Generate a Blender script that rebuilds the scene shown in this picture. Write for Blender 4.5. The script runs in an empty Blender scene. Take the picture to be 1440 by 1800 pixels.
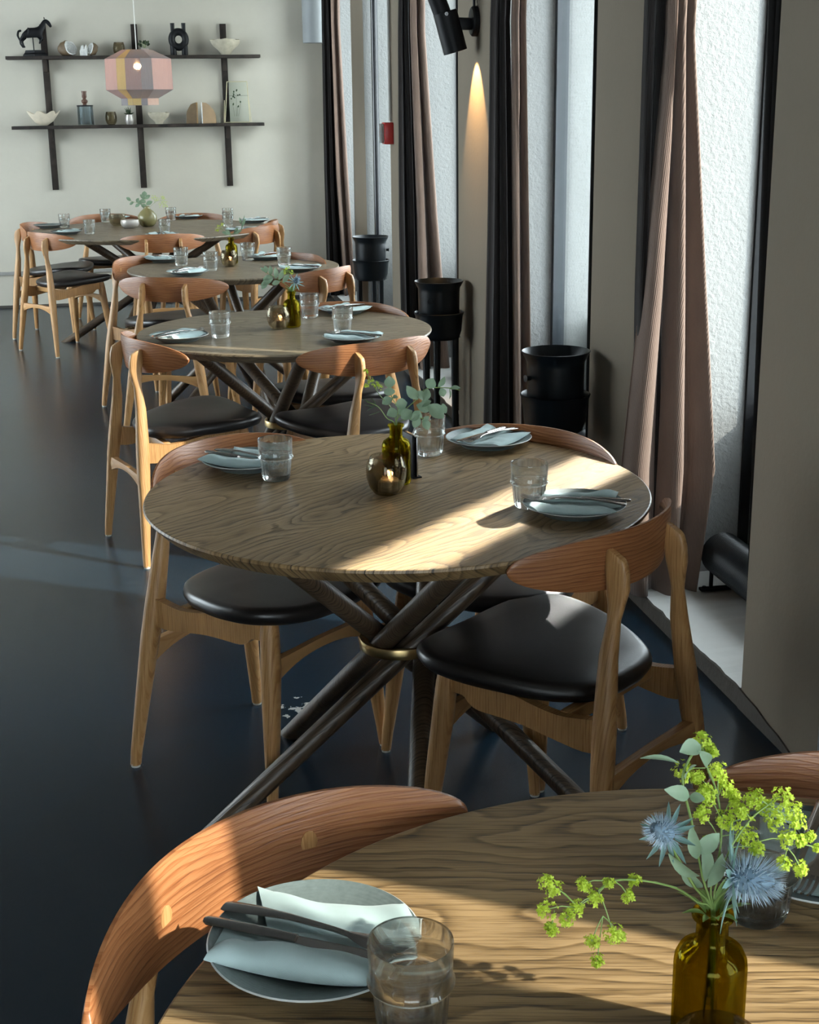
import bpy, bmesh, math, random
from mathutils import Vector, Matrix
random.seed(7)
C = bpy.context.scene.collection
S = bpy.context.scene
PI = math.pi
# ---------------------------------------------------------------- camera
FPX, PITCH, ROLL, YAW, H = 2457.7, .2852, -.0132, .1781, 1.535
_cy, _sy, _cp, _sp, _cr, _sr = math.cos(YAW), math.sin(YAW), math.cos(PITCH), math.sin(PITCH), math.cos(ROLL), math.sin(ROLL)
_r = Vector((_cy, -_sy, 0)); _f = Vector((_sy, _cy, 0)); _z = Vector((0, 0, 1))
CF = _cp*_f - _sp*_z; _u = _sp*_f + _cp*_z
CX = _cr*_r + _sr*_u; CU = -_sr*_r + _cr*_u
EYE = Vector((0, 0, H))
cd = bpy.data.cameras.new('camera'); cam = bpy.data.objects.new('camera', cd); C.objects.link(cam)
cd.sensor_fit = 'AUTO'; cd.sensor_width = 36; cd.lens = FPX*36/1800; cd.clip_start = .05
m = Matrix((( CX.x, CU.x, -CF.x, 0), (CX.y, CU.y, -CF.y, 0), (CX.z, CU.z, -CF.z, H), (0, 0, 0, 1)))
cam.matrix_world = m; S.camera = cam
def at(px, py, Y=None, z=None, x=None):
    """the world point on the plane y=Y, z=z or x=x that was measured at a photograph pixel"""
    d = CF + (px-720)/FPX*CX - (py-900)/FPX*CU
    t = Y/d.y if Y is not None else ((z-H)/d.z if z is not None else x/d.x)
    return EYE + d*t
# ---------------------------------------------------------------- world, sun, exposure
w = bpy.data.worlds.new('world'); S.world = w; w.use_nodes = True
bg = w.node_tree.nodes['Background']; bg.inputs[0].default_value = (.84, .92, 1.0, 1); bg.inputs[1].default_value = 13
def sun(name, az, el, power, col, ang=.6):
    l = bpy.data.lights.new(name, 'SUN'); l.energy = power; l.color = col; l.angle = math.radians(ang)
    o = bpy.data.objects.new(name, l); C.objects.link(o)
    a, e = math.radians(az), math.radians(el)
    d = Vector((math.cos(a)*math.cos(e), math.sin(a)*math.cos(e), -math.sin(e)))
    o.rotation_euler = d.to_track_quat('-Z', 'Y').to_euler(); o.location = (6, 0, 6); return o
sun('sun', 148, 34, 10.5, (1, .95, .87))
# the sun glinting back from a pane across the street: a narrow, nearly parallel beam through the second window
def glint():
    l = bpy.data.lights.new('glint', 'AREA'); l.shape = 'RECTANGLE'; l.size = .146; l.size_y = .74; l.spread = math.radians(.7)
    l.energy = 3.6; l.color = (1, .98, .95)
    o = bpy.data.objects.new('glint', l); C.objects.link(o)
    a, e = math.radians(-133.4), math.radians(34)
    d = Vector((math.cos(a)*math.cos(e), math.sin(a)*math.cos(e), -math.sin(e)))
    o.rotation_euler = d.to_track_quat('-Z', 'Y').to_euler()
    o.location = Vector((.66, 2.63, .735)) - d*5.5
glint()
S.view_settings.view_transform = 'Standard'; S.view_settings.look = 'None'
S.view_settings.exposure = 0; S.view_settings.gamma = 1; S.view_settings.use_curve_mapping = False
S.cycles.use_denoising = True; S.cycles.max_bounces = 10; S.cycles.transparent_max_bounces = 24
S.cycles.diffuse_bounces = 5; S.cycles.glossy_bounces = 4; S.cycles.transmission_bounces = 8
S.cycles.caustics_refractive = False; S.cycles.caustics_reflective = False; S.cycles.sample_clamp_indirect = 6

# ---------------------------------------------------------------- materials
class NT:
    def __init__(s, name):
        s.m = bpy.data.materials.new(name); s.m.use_nodes = True; s.t = s.m.node_tree; s.n = s.t.nodes; s.n.clear()
        s.out = s.n.new('ShaderNodeOutputMaterial')
    def a(s, typ, _props=None, **kw):
        n = s.n.new('ShaderNode'+typ)
        for k, v in (_props or {}).items(): setattr(n, k, v)
        for k, v in kw.items():
            i = n.inputs[int(k[1:])] if k[0] == 'i' and k[1:].isdigit() else n.inputs[k.replace('_', ' ')]
            if hasattr(v, 'is_output'): s.t.links.new(v, i)
            else: i.default_value = v
        return n
    def math(s, op, a, b=0.0, c=None):
        kw = dict(i0=a, i1=b)
        if c is not None: kw['i2'] = c
        return s.a('Math', {'operation': op}, **kw).outputs[0]
    def ramp(s, f, *st):
        n = s.a('ValToRGB', i0=f); e = n.color_ramp.elements
        while len(e) < len(st): e.new(.5)
        for el, (p_, c) in zip(e, st): el.position = p_; el.color = (*c, 1) if len(c) == 3 else c
        return n.outputs[0]
    def mix(s, f, a, b, typ='MIX'):
        n = s.a('Mix', {'data_type': 'RGBA', 'blend_type': typ})
        for i, v in ((0, f), (6, a), (7, b)):
            if hasattr(v, 'is_output'): s.t.links.new(v, n.inputs[i])
            else: n.inputs[i].default_value = v if i == 0 else ((*v, 1) if len(v) == 3 else v)
        return n.outputs[2]
    def co(s, scale=(1, 1, 1), kind='Object', loc=(0, 0, 0), rot=(0, 0, 0)):
        t = s.a('TexCoord').outputs[kind]
        return s.a('Mapping', i0=t, i1=loc, i2=rot, i3=scale).outputs[0]
    def noise(s, v, sc=5, det=3, rough=.5, dist=0):
        return s.a('TexNoise', Vector=v, Scale=sc, Detail=det, Roughness=rough, Distortion=dist).outputs[0]
    def bump(s, h, st=.3, d=.01):
        return s.a('Bump', Strength=st, Distance=d, Height=h).outputs[0]
    def bsdf(s, **kw):
        b = s.a('BsdfPrincipled', **kw); s.t.links.new(b.outputs[0], s.out.inputs[0]); return b
def simple(name, col, rough=.5, metal=0, nscale=30, namp=.12, bump=.1, **kw):
    t = NT(name); v = t.co(); n = t.noise(v, nscale, 4)
    c = t.mix(t.math('MULTIPLY', n, 1.0), tuple(x*(1-namp) for x in col), tuple(min(1, x*(1+namp)) for x in col))
    t.bsdf(Base_Color=c, Roughness=rough, Metallic=metal, Normal=t.bump(n, bump, .002), **kw); return t.m
def wood(name, lo, mid, hi, plank=.21, rings=105, rough=.42, axis='X', pore=.5, seed=0.0, spec=.5, depth=.06):
    """flat-sawn timber: growth rings of a virtual log cut into boards, with pores along the grain"""
    t = NT(name); rot = {'X': (0, 0, 0), 'Z': (0, PI/2, 0), 'XZ': (PI/2, 0, 0)}[axis]
    v = t.co(rot=rot, loc=(seed, seed*.7, 0)); sx = t.a('SeparateXYZ', i0=v); x, y = sx.outputs[0], sx.outputs[1]
    zz = sx.outputs[2]
    pi_ = t.math('FLOOR', t.math('DIVIDE', y, plank)); rnd = t.a('TexWhiteNoise', {'noise_dimensions': '1D'}, W=t.math('ADD', pi_, seed*13.7)).outputs[0]
    yl = t.math('SUBTRACT', t.math('SUBTRACT', y, t.math('MULTIPLY', pi_, plank)), t.math('MULTIPLY_ADD', rnd, plank*.6, plank*.2))
    xo = t.math('MULTIPLY_ADD', rnd, 9.0, x)
    cv = t.a('CombineXYZ', i0=t.math('MULTIPLY', xo, 1.6), i1=t.math('MULTIPLY', yl, 3.0), i2=zz).outputs[0]
    d = t.math('MULTIPLY_ADD', t.noise(cv, 1.5, 2), depth*3.2, -depth*.7)
    r = t.math('SQRT', t.math('ADD', t.math('POWER', yl, 2.0), t.math('POWER', d, 2.0)))
    wv = t.a('CombineXYZ', i0=t.math('MULTIPLY', xo, 14.0), i1=t.math('MULTIPLY', y, 120.0), i2=0.0).outputs[0]
    fine = t.noise(wv, 1.0, 3, .6)
    ph = t.math('MULTIPLY_ADD', r, rings, t.math('MULTIPLY_ADD', fine, .30, t.math('MULTIPLY', t.noise(cv, 6.0, 2), 1.5)))
    fr = t.math('FRACT', ph)
    line = t.ramp(fr, (0, (.15,)*3), (.07, (0,)*3), (.24, (.45,)*3), (.5, (.8,)*3), (.92, (1,)*3), (1, (.15,)*3))
    pv = t.a('CombineXYZ', i0=t.math('MULTIPLY', xo, 11.0), i1=t.math('MULTIPLY', y, 380.0), i2=zz).outputs[0]
    po = t.ramp(t.noise(pv, 1.0, 2, .7), (.36, (0,)*3), (.52, (1,)*3))
    lf = t.math('MULTIPLY_ADD', t.a('RGBToBW', i0=po).outputs[0], pore, t.math('MULTIPLY', t.a('RGBToBW', i0=line).outputs[0], 1-pore))
    c = t.ramp(lf, (0, lo), (.5, mid), (1, hi))
    big = t.noise(cv, 3.2, 3); c = t.mix(.55, c, t.ramp(big, (.3, (.62,)*3), (.7, (1.25,)*3)), 'MULTIPLY')
    c = t.mix(t.math('MULTIPLY', rnd, .25), c, (.72, .72, .75), 'MULTIPLY')
    t.bsdf(Base_Color=c, Roughness=t.math('MULTIPLY_ADD', lf, -.12, rough+.08), Specular_IOR_Level=spec, Normal=t.bump(lf, .35, .0012))
    return t.m
def glassy(name, tint, rough=0.0, k=.55, ior=1.45, bubbles=0):
    t = NT(name); nrm = {}
    if bubbles:
        v = t.a('TexVoronoi', Vector=t.co(), Scale=bubbles); nrm = dict(Normal=t.bump(v.outputs[0], .5, .002))
    n1 = t.noise(t.co(), 8, 2); tc = t.mix(n1, tuple(x*.92 for x in tint), tint)
    g = t.a('BsdfGlass', Color=tc, Roughness=rough, IOR=ior, **nrm); tr = t.a('BsdfTransparent', Color=tc)
    mx = t.a('MixShader', i0=k, i1=g.outputs[0], i2=tr.outputs[0]); t.t.links.new(mx.outputs[0], t.out.inputs[0]); return t.m
def clear_glass(name, tint):
    t = NT(name); n1 = t.noise(t.co(), 8, 2); tc = t.mix(n1, tuple(x*.97 for x in tint), tint)
    g = t.a('BsdfGlass', Color=tc, Roughness=0, IOR=1.46); tr = t.a('BsdfTransparent', Color=tc)
    m1 = t.a('MixShader', i0=.28, i1=g.outputs[0], i2=tr.outputs[0]); t.t.links.new(m1.outputs[0], t.out.inputs[0]); return t.m
def pane_mat():
    t = NT('window_glass'); lw = t.a('LayerWeight', Blend=.12).outputs[0]; n1 = t.noise(t.co(), 2, 2)
    g = t.a('BsdfGlossy', Color=(1, 1, 1, 1), Roughness=.02); tr = t.a('BsdfTransparent', Color=t.mix(n1, (.95, .98, .97), (.97, .99, .98)))
    mx = t.a('MixShader', i0=t.math('MULTIPLY', lw, .6), i1=tr.outputs[0], i2=g.outputs[0]); t.t.links.new(mx.outputs[0], t.out.inputs[0]); return t.m
def plaster(name, col, amp=.08, bump=.4, bs=60, rough=.85, stain=.1):
    t = NT(name); v = t.co(kind='Generated') if False else t.co()
    a = t.noise(v, 1.6, 5, .6); b = t.noise(v, bs, 4, .6)
    c = t.mix(a, tuple(x*(1-stain) for x in col), tuple(min(1, x*(1+stain)) for x in col))
    c = t.mix(t.math('MULTIPLY', b, amp), c, (.3, .27, .22))
    t.bsdf(Base_Color=c, Roughness=rough, Specular_IOR_Level=.25, Normal=t.bump(b, bump, .006)); return t.m
M = {}
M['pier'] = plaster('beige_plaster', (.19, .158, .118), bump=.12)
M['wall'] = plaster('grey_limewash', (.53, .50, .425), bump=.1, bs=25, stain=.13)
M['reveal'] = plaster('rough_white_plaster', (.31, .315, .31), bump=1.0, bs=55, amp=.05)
M['sill'] = plaster('worn_concrete', (.56, .56, .54), bump=.2, bs=20, stain=.25)
M['riser'] = plaster('dark_plinth', (.06, .053, .046), bump=.4)
M['ceil'] = plaster('grey_ceiling', (.15, .15, .145))
def floor_mat():
    t = NT('navy_epoxy_floor'); v = t.co(); a = t.noise(v, 1.4, 4, .6); f = t.noise(v, 90, 2)
    c = t.mix(a, (.006, .014, .023), (.010, .021, .033))
    vo = t.a('TexVoronoi', Vector=v, Scale=9.0); n = t.noise(v, 160, 2)
    sp = t.math('LESS_THAN', t.math('ADD', vo.outputs[0], t.math('MULTIPLY', n, .05)), .042)
    sp = t.math('MULTIPLY', sp, t.math('GREATER_THAN', t.noise(v, 2.2, 2), .52))
    c = t.mix(t.math('MULTIPLY', sp, .75), c, (.5, .5, .47))
    # the worn-through patch beside the second table
    d = t.a('VectorMath', {'operation': 'DISTANCE'}, i0=t.co(scale=(1, 1.2, 1)), i1=(.34, 3.40*1.2, 0)).outputs[1]
    pm = t.math('GREATER_THAN', t.math('SUBTRACT', t.noise(v, 28, 4, .6), t.math('MULTIPLY', d, 2.2)), .43)
    c = t.mix(t.math('MULTIPLY', pm, .8), c, (.5, .48, .44))
    t.bsdf(Base_Color=c, Roughness=.26, Specular_IOR_Level=.32); return t.m
M['floor'] = floor_mat()
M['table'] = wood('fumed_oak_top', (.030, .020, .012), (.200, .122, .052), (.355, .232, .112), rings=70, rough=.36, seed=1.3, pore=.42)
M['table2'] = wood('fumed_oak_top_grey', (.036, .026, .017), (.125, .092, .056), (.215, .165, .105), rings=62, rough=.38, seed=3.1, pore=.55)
M['tleg'] = wood('fumed_oak_leg', (.022, .014, .008), (.072, .045, .026), (.125, .083, .049), plank=3, rings=160, rough=.4, axis='Z', pore=.6)
M['oak'] = wood('oiled_oak', (.33, .148, .046), (.46, .232, .083), (.55, .31, .125), plank=3, rings=150, rough=.42, axis='Z', pore=.6)
M['walnut'] = wood('walnut_veneer', (.17, .055, .019), (.28, .100, .034), (.39, .165, .066), plank=.31, rings=120, rough=.36, axis='XZ', pore=.45)
M['walnutedge'] = simple('walnut_edge', (.07, .03, .018), .4)
def leather():
    t = NT('black_leather'); v = t.co(); vo = t.a('TexVoronoi', Vector=v, Scale=420.0); n = t.noise(v, 6, 3)
    t.bsdf(Base_Color=t.mix(n, (.011, .009, .008), (.022, .018, .017)), Roughness=t.math('MULTIPLY_ADD', n, .12, .30), Specular_IOR_Level=.5, Normal=t.bump(vo.outputs[0], .12, .0008)); return t.m
M['leather'] = leather()
M['brass'] = simple('brass', (.62, .46, .22), .32, 1, 60)
M['glide'] = simple('glide_felt', (.7, .68, .63), .6)
M['black'] = simple('black_metal', (.006, .0065, .008), .5, .0, 40, Specular_IOR_Level=.22)
M['cooler'] = simple('black_enamel', (.005, .007, .009), .36, 0, 15, Specular_IOR_Level=.35)
M['gloss'] = simple('black_frame_gloss', (.010, .011, .014), .25, 0, 10)
M['steel'] = simple('brushed_steel', (.55, .55, .56), .26, 1, 80)
M['tsteel'] = simple('cutlery_steel', (.50, .47, .45), .22, 1, 30)
M['shelf'] = wood('dark_stained_oak', (.008, .006, .005), (.020, .014, .011), (.036, .026, .020), plank=3, rings=90, rough=.6, spec=.3)
M['grey'] = simple('grey_duct_paint', (.28, .30, .31), .5, 0, 10)
M['red'] = simple('red_alarm_plastic', (.42, .02, .02), .35, 0, 20)
M['cond'] = simple('conduit_grey', (.30, .29, .27), .5, 0, 20)
M['frame'] = simple('grey_blue_frame', (.035, .042, .05), .4, 0, 10)
def corduroy(name, col, col2):
    t = NT(name); uv = t.a('TexCoord').outputs['UV']; sx = t.a('SeparateXYZ', i0=uv)
    wv = t.math('SINE', t.math('MULTIPLY', sx.outputs[0], 2*PI/.0042))
    n = t.noise(t.co(scale=(1, 1, .4)), 14, 4)
    c = t.mix(t.math('MULTIPLY_ADD', wv, .25, n), col2, col)
    b = t.bsdf(Base_Color=c, Roughness=.9, Sheen_Weight=.25, Specular_IOR_Level=.1, Normal=t.bump(wv, .35, .0015))
    tl = t.a('BsdfTranslucent', Color=c); ad = t.a('MixShader', i0=.16, i1=b.outputs[0], i2=tl.outputs[0])
    t.t.links.new(ad.outputs[0], t.out.inputs[0]); return t.m
M['cord'] = corduroy('mauve_corduroy', (.245, .168, .132), (.14, .098, .078))
M['lining'] = corduroy('black_curtain_cloth', (.02, .016, .015), (.012, .010, .010))
def stoneware():
    t = NT('sage_stoneware'); v = t.co(); n = t.noise(v, 150, 4); r = t.math('LENGTH', 0.0) if False else None
    sx = t.a('VectorMath', {'operation': 'LENGTH'}, i0=t.co(scale=(1, 1, 0))).outputs[1]
    rg = t.math('SINE', t.math('MULTIPLY', sx, 1500.0))
    c = t.mix(n, (.095, .12, .117), (.18, .215, .207))
    t.bsdf(Base_Color=c, Roughness=.32, Specular_IOR_Level=.5, Normal=t.bump(t.math('MULTIPLY_ADD', rg, .25, n), .25, .0008)); return t.m
M['plate'] = stoneware()
def linen():
    t = NT('sage_linen'); v = t.co(rot=(0, 0, .5)); a = t.a('TexWave', {'bands_direction': 'X'}, Vector=v, Scale=420.0).outputs[1]
    b = t.a('TexWave', {'bands_direction': 'Y'}, Vector=v, Scale=420.0).outputs[1]; h = t.math('ADD', a, b); n = t.noise(v, 30, 3)
    t.bsdf(Base_Color=t.mix(n, (.33, .43, .42), (.43, .53, .52)), Roughness=.85, Sheen_Weight=.2, Specular_IOR_Level=.15, Normal=t.bump(h, .25, .0006)); return t.m
M['linen'] = linen()
M['glass'] = clear_glass('clear_glass', (.985, .995, .99))
M['smoke'] = glassy('smoky_amber_glass', (.80, .76, .68), k=.6, bubbles=90)
M['olive'] = glassy('olive_bottle_glass', (.64, .58, .15), k=.55)
M['jar'] = glassy('grey_jar_glass', (.82, .86, .88), k=.75)
M['pane'] = pane_mat()
M['wax'] = simple('candle_wax', (.85, .68, .48), .5, Subsurface_Weight=.3)
M['tin'] = simple('tealight_cup', (.55, .5, .42), .3, .6)
def emit(name, col, st):
    t = NT(name); n = t.noise(t.co(), 20, 1); e = t.a('Emission', Color=t.mix(n, tuple(c*.9 for c in col), col), Strength=st); t.t.links.new(e.outputs[0], t.out.inputs[0]); return t.m
M['flame'] = emit('candle_flame', (1, .68, .35), 5)
M['filament'] = emit('bulb_glow', (1, .55, .2), 22)
def leafm(name, a, b, tr=.35, rough=.5):
    t = NT(name); n = t.noise(t.co(), 45, 3); c = t.mix(n, a, b); p = t.a('BsdfPrincipled', Base_Color=c, Roughness=rough, Specular_IOR_Level=.35)
    l = t.a('BsdfTranslucent', Color=c); mx = t.a('MixShader', i0=tr, i1=p.outputs[0], i2=l.outputs[0]); t.t.links.new(mx.outputs[0], t.out.inputs[0]); return t.m
M['euc'] = leafm('eucalyptus_leaf', (.16, .25, .16), (.30, .40, .28))
M['dkleaf'] = leafm('dark_leaf', (.03, .05, .03), (.07, .10, .05))
M['stem'] = leafm('green_stem', (.16, .26, .07), (.28, .38, .13), .2)
M['floret'] = leafm('lime_floret', (.36, .50, .03), (.66, .78, .12), .5)
M['thistle'] = leafm('thistle_blue', (.09, .15, .22), (.24, .34, .42), .2, .7)
M['spine'] = leafm('thistle_spine', (.26, .36, .46), (.50, .60, .66), .2, .7)
M['bract'] = leafm('thistle_bract', (.13, .26, .25), (.30, .46, .42), .3)
M['pale'] = simple('pale_shell', (.62, .54, .42), .6, 0, 20, .25, .3)
M['stone'] = simple('travertine', (.42, .38, .29), .75, 0, 26, .35, .6)
M['rock'] = simple('rough_agate_rock', (.13, .085, .045), .6, 0, 22, .5, 1.0)
M['crystal'] = simple('quartz_crystal', (.68, .68, .66), .35, 0, 70, .3, 1.0)
M['polish'] = simple('polished_agate', (.30, .19, .09), .25, 0, 12, .4, .05)
M['olivecer'] = simple('olive_ceramic', (.20, .18, .08), .25, 0, 8, .15, .02)
M['silver'] = simple('silver_glaze', (.42, .39, .36), .32, .3, 30)
M['walwood'] = simple('turned_walnut', (.10, .045, .028), .45)
M['greypot'] = simple('glazed_pot', (.38, .34, .30), .3, 0, 12)
M['goldwire'] = simple('pale_brass_rim', (.72, .66, .44), .35, .5)
M['soil'] = simple('potting_soil', (.03, .02, .012), .9)
def fabric(name, col):
    t = NT(name); v = t.co(scale=(60, 60, 3)); n = t.noise(v, 6, 3); c = t.mix(n, tuple(x*.75 for x in col), col)
    d = t.a('BsdfDiffuse', Color=c); l = t.a('BsdfTranslucent', Color=c); mx = t.a('MixShader', i0=.5, i1=d.outputs[0], i2=l.outputs[0]); tr = t.a('BsdfTransparent', Color=(1, 1, 1, 1)); mx = t.a('MixShader', i0=t.math('MULTIPLY', n, .42), i1=mx.outputs[0], i2=tr.outputs[0]); t.t.links.new(mx.outputs[0], t.out.inputs[0]); return t.m
SH = [fabric('lamp_thread_'+n, c) for n, c in (('pink', (.66, .50, .47)), ('yellow', (.70, .60, .33)), ('mauve', (.50, .43, .44)), ('slate', (.40, .41, .44)), ('peach', (.74, .57, .48)), ('lilac', (.58, .48, .50)))]

# ---------------------------------------------------------------- mesh helpers
class G:
    def __init__(s): s.v = []; s.f = []
    def add(s, v, f):
        o = len(s.v); s.v += [tuple(p) for p in v]; s.f += [tuple(i+o for i in q) for q in f]; return s
    def box(s, a, b, bev=0):
        x0, y0, z0 = a; x1, y1, z1 = b
        if not bev:
            return s.add([(x0, y0, z0), (x1, y0, z0), (x1, y1, z0), (x0, y1, z0), (x0, y0, z1), (x1, y0, z1), (x1, y1, z1), (x0, y1, z1)],
                         [(0, 3, 2, 1), (4, 5, 6, 7), (0, 1, 5, 4), (1, 2, 6, 5), (2, 3, 7, 6), (3, 0, 4, 7)])
        bm = bmesh.new(); r = bmesh.ops.create_cube(bm, size=1)
        for v in bm.verts: v.co = Vector(((x0+x1)/2+v.co.x*(x1-x0), (y0+y1)/2+v.co.y*(y1-y0), (z0+z1)/2+v.co.z*(z1-z0)))
        bmesh.ops.bevel(bm, geom=bm.edges[:], offset=bev, segments=2, affect='EDGES', profile=.5)
        bm.verts.index_update(); s.add([v.co[:] for v in bm.verts], [[v.index for v in f.verts] for f in bm.faces]); bm.free(); return s
    def rings(s, R, cap=True, closed=True):
        n = len(R[0]); v = [p for r in R for p in r]; f = []
        for i in range(len(R)-1):
            for j in range(n if closed else n-1):
                k = (j+1) % n; f.append((i*n+j, i*n+k, (i+1)*n+k, (i+1)*n+j))
        if cap and closed: f += [tuple(range(n-1, -1, -1)), tuple(range((len(R)-1)*n, len(R)*n))]
        return s.add(v, f)
    def lathe(s, prof, n=24, c=(0, 0, 0), cap=False, sc=(1, 1)):
        return s.rings([[(c[0]+r*sc[0]*math.cos(2*PI*k/n), c[1]+r*sc[1]*math.sin(2*PI*k/n), c[2]+z) for k in range(n)] for r, z in prof], cap)
    def tube(s, P, R, n=8, cap=True, flat=1):
        P = [Vector(p) for p in P]; R = R if hasattr(R, '__len__') else [R]*len(P); out = []; up = None
        for i, p in enumerate(P):
            d = (P[min(i+1, len(P)-1)]-P[max(i-1, 0)]).normalized()
            if up is None: up = d.orthogonal().normalized() if abs(d.z) > .95 else Vector((0, 0, 1)).cross(d).normalized()
            a = (up - d*up.dot(d)).normalized(); up = a; b = d.cross(a)
            out.append([p + a*R[i]*math.cos(2*PI*k/n) + b*R[i]*flat*math.sin(2*PI*k/n) for k in range(n)])
        return s.rings(out, cap)
    def hsec(s, secs, n=12, e=1.0):
        """stack of horizontal super-elliptic sections (x,y,z,rx,ry[,exponent])"""
        def q(t, e): return math.copysign(abs(t)**e, t)
        return s.rings([[(c[0]+c[3]*q(math.cos(2*PI*k/n), c[5] if len(c) > 5 else e), c[1]+c[4]*q(math.sin(2*PI*k/n), c[5] if len(c) > 5 else e), c[2]) for k in range(n)] for c in secs])
    def grid(s, fn, nu, nv, closed=False):
        v = [fn(i/nu, j/nv) for j in range(nv+1) for i in range(nu+1)]
        return s.add(v, [(j*(nu+1)+i, j*(nu+1)+i+1, (j+1)*(nu+1)+i+1, (j+1)*(nu+1)+i) for j in range(nv) for i in range(nu)])
    def prism(s, poly, o, u, v_, w_, t):
        """a polygon in the plane (u, v_) from o, thickness t along w_ (centred)"""
        o, u, v_, w_ = map(Vector, (o, u, v_, w_)); n = len(poly)
        a = [o+u*x+v_*y-w_*t/2 for x, y in poly]; b = [o+u*x+v_*y+w_*t/2 for x, y in poly]
        return s.add(a+b, [tuple(range(n-1, -1, -1)), tuple(range(n, 2*n))]+[(i, (i+1) % n, n+(i+1) % n, n+i) for i in range(n)])
    def build(s, name, mat, parent=None, smooth=35, label=None, solid=0, loc=None):
        me = bpy.data.meshes.new(name); me.from_pydata(s.v, [], s.f); me.validate(); me.materials.append(mat)
        bm = bmesh.new(); bm.from_mesh(me); bmesh.ops.recalc_face_normals(bm, faces=bm.faces); bm.to_mesh(me); bm.free()
        o = bpy.data.objects.new(name, me); C.objects.link(o)
        if smooth:
            me.polygons.foreach_set('use_smooth', [True]*len(me.polygons)); me.set_sharp_from_angle(angle=math.radians(smooth))
        if solid:
            sm = o.modifiers.new('solid', 'SOLIDIFY'); sm.thickness = solid; sm.offset = 0
        if parent: o.parent = parent
        if loc: o.location = loc
        if label: o['label'] = label
        return o
def thing(name, label, cat, loc=(0, 0, 0), rz=0, group=None):
    o = bpy.data.objects.new(name, None); C.objects.link(o); o.location = loc; o.rotation_euler = (0, 0, rz); o.empty_display_size = .05
    o['label'] = label; o['category'] = cat
    if group: o['group'] = group
    return o
def tag(o, label, cat, group=None, kind=None):
    o['label'] = label; o['category'] = cat
    if group: o['group'] = group
    if kind: o['kind'] = kind
    return o
def struct(o): o['kind'] = 'structure'; return o
def dup(root, loc, rz, label=None, group=None):
    r = root.copy(); C.objects.link(r); r.location = loc; r.rotation_euler = (0, 0, rz)
    if label: r['label'] = label
    if group: r['group'] = group
    for ch in list(root.children):
        c = ch.copy(); C.objects.link(c); c.parent = r
        for g in ch.children: d = g.copy(); C.objects.link(d); d.parent = c
    return r
def spline(P, n=6, closed=False):
    out = []; N = len(P); P = [Vector(p) for p in P]
    for i in range(N if closed else N-1):
        a, b, c, d = [(P[(i+k) % N] if closed else P[min(max(i+k, 0), N-1)]) for k in (-1, 0, 1, 2)]
        for j in range(n):
            t = j/n; out.append(.5*((2*b)+(c-a)*t+(2*a-5*b+4*c-d)*t*t+(3*b-a-3*c+d)*t**3))
    if not closed: out.append(P[-1])
    return out

# ---------------------------------------------------------------- the room
WX, GX, FY, CZ = 1.443, 1.80, 11.55, 3.3     # wall face, glass plane, far wall, ceiling
struct(G().box((-5, -3, -.1), (2.4, FY+.2, 0)).build('floor', M['floor'], smooth=0))
struct(G().box((-5, -3, CZ), (2.4, FY+.2, CZ+.15)).build('ceiling', M['ceil'], smooth=0))
struct(G().box((-5, FY, 0), (2.4, FY+.2, CZ)).build('wall_far', M['wall'], smooth=0))
struct(G().box((-5, -3.2, 0), (-1.9, -3, CZ)).box((.9, -3.2, 0), (2.4, -3, CZ)).box((-1.9, -3.2, 0), (.9, -3, .5)).box((-1.9, -3.2, 2.25), (.9, -3, CZ)).build('wall_near', M['pier'], smooth=0))
wn_ = struct(G().box((-1.9, -3.12, .5), (-1.85, -3.06, 2.25)).box((.85, -3.12, .5), (.9, -3.06, 2.25)).box((-1.85, -3.12, .5), (.85, -3.06, .55)).box((-1.85, -3.12, 2.20), (.85, -3.06, 2.25)).build('window_9', M['black'], smooth=0))  # unseen window added behind the camera to light surfaces facing it
G().box((-1.85, -3.095, .55), (.85, -3.09, 2.20)).build('pane', M['pane'], wn_, 0)
# left wall, with a tall window added towards the far end (out of the picture; it lights the far wall)
lw_ = G().box((-5.2, -3, 0), (-5, 6.0, CZ)).box((-5.2, 11.0, 0), (-5, FY, CZ)).box((-5.2, 6.0, 0), (-5, 11.0, .3)).box((-5.2, 6.0, 3.0), (-5, 11.0, CZ))
struct(lw_.build('wall_left', M['pier'], smooth=0))
# window wall: piers between deep windows.  (y0, y1) of each pier
PIERS = [(-3, -1.1), (.53, 2.60), (2.735, 3.168), (4.055, 4.527), (5.88, 6.608), (8.12, 8.50), (9.50, 10.05), (11.33, FY)]  # second pier, out of view, widened to keep sun off the second table
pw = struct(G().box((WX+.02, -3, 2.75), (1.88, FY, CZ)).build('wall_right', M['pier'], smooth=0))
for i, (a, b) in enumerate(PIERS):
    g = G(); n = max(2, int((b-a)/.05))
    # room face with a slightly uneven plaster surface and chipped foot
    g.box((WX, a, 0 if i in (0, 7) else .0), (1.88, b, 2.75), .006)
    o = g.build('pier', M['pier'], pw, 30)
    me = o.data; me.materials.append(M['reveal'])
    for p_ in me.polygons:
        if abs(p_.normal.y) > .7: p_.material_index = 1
WIN = [(-1.1, .53), (2.60, 2.735), (3.168, 4.055), (4.527, 5.88), (6.608, 8.12), (8.50, 9.50), (10.05, 11.33)]
GXS = [1.80, 1.80, 1.835, 1.725, 1.80, 1.80, 1.80]
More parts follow.
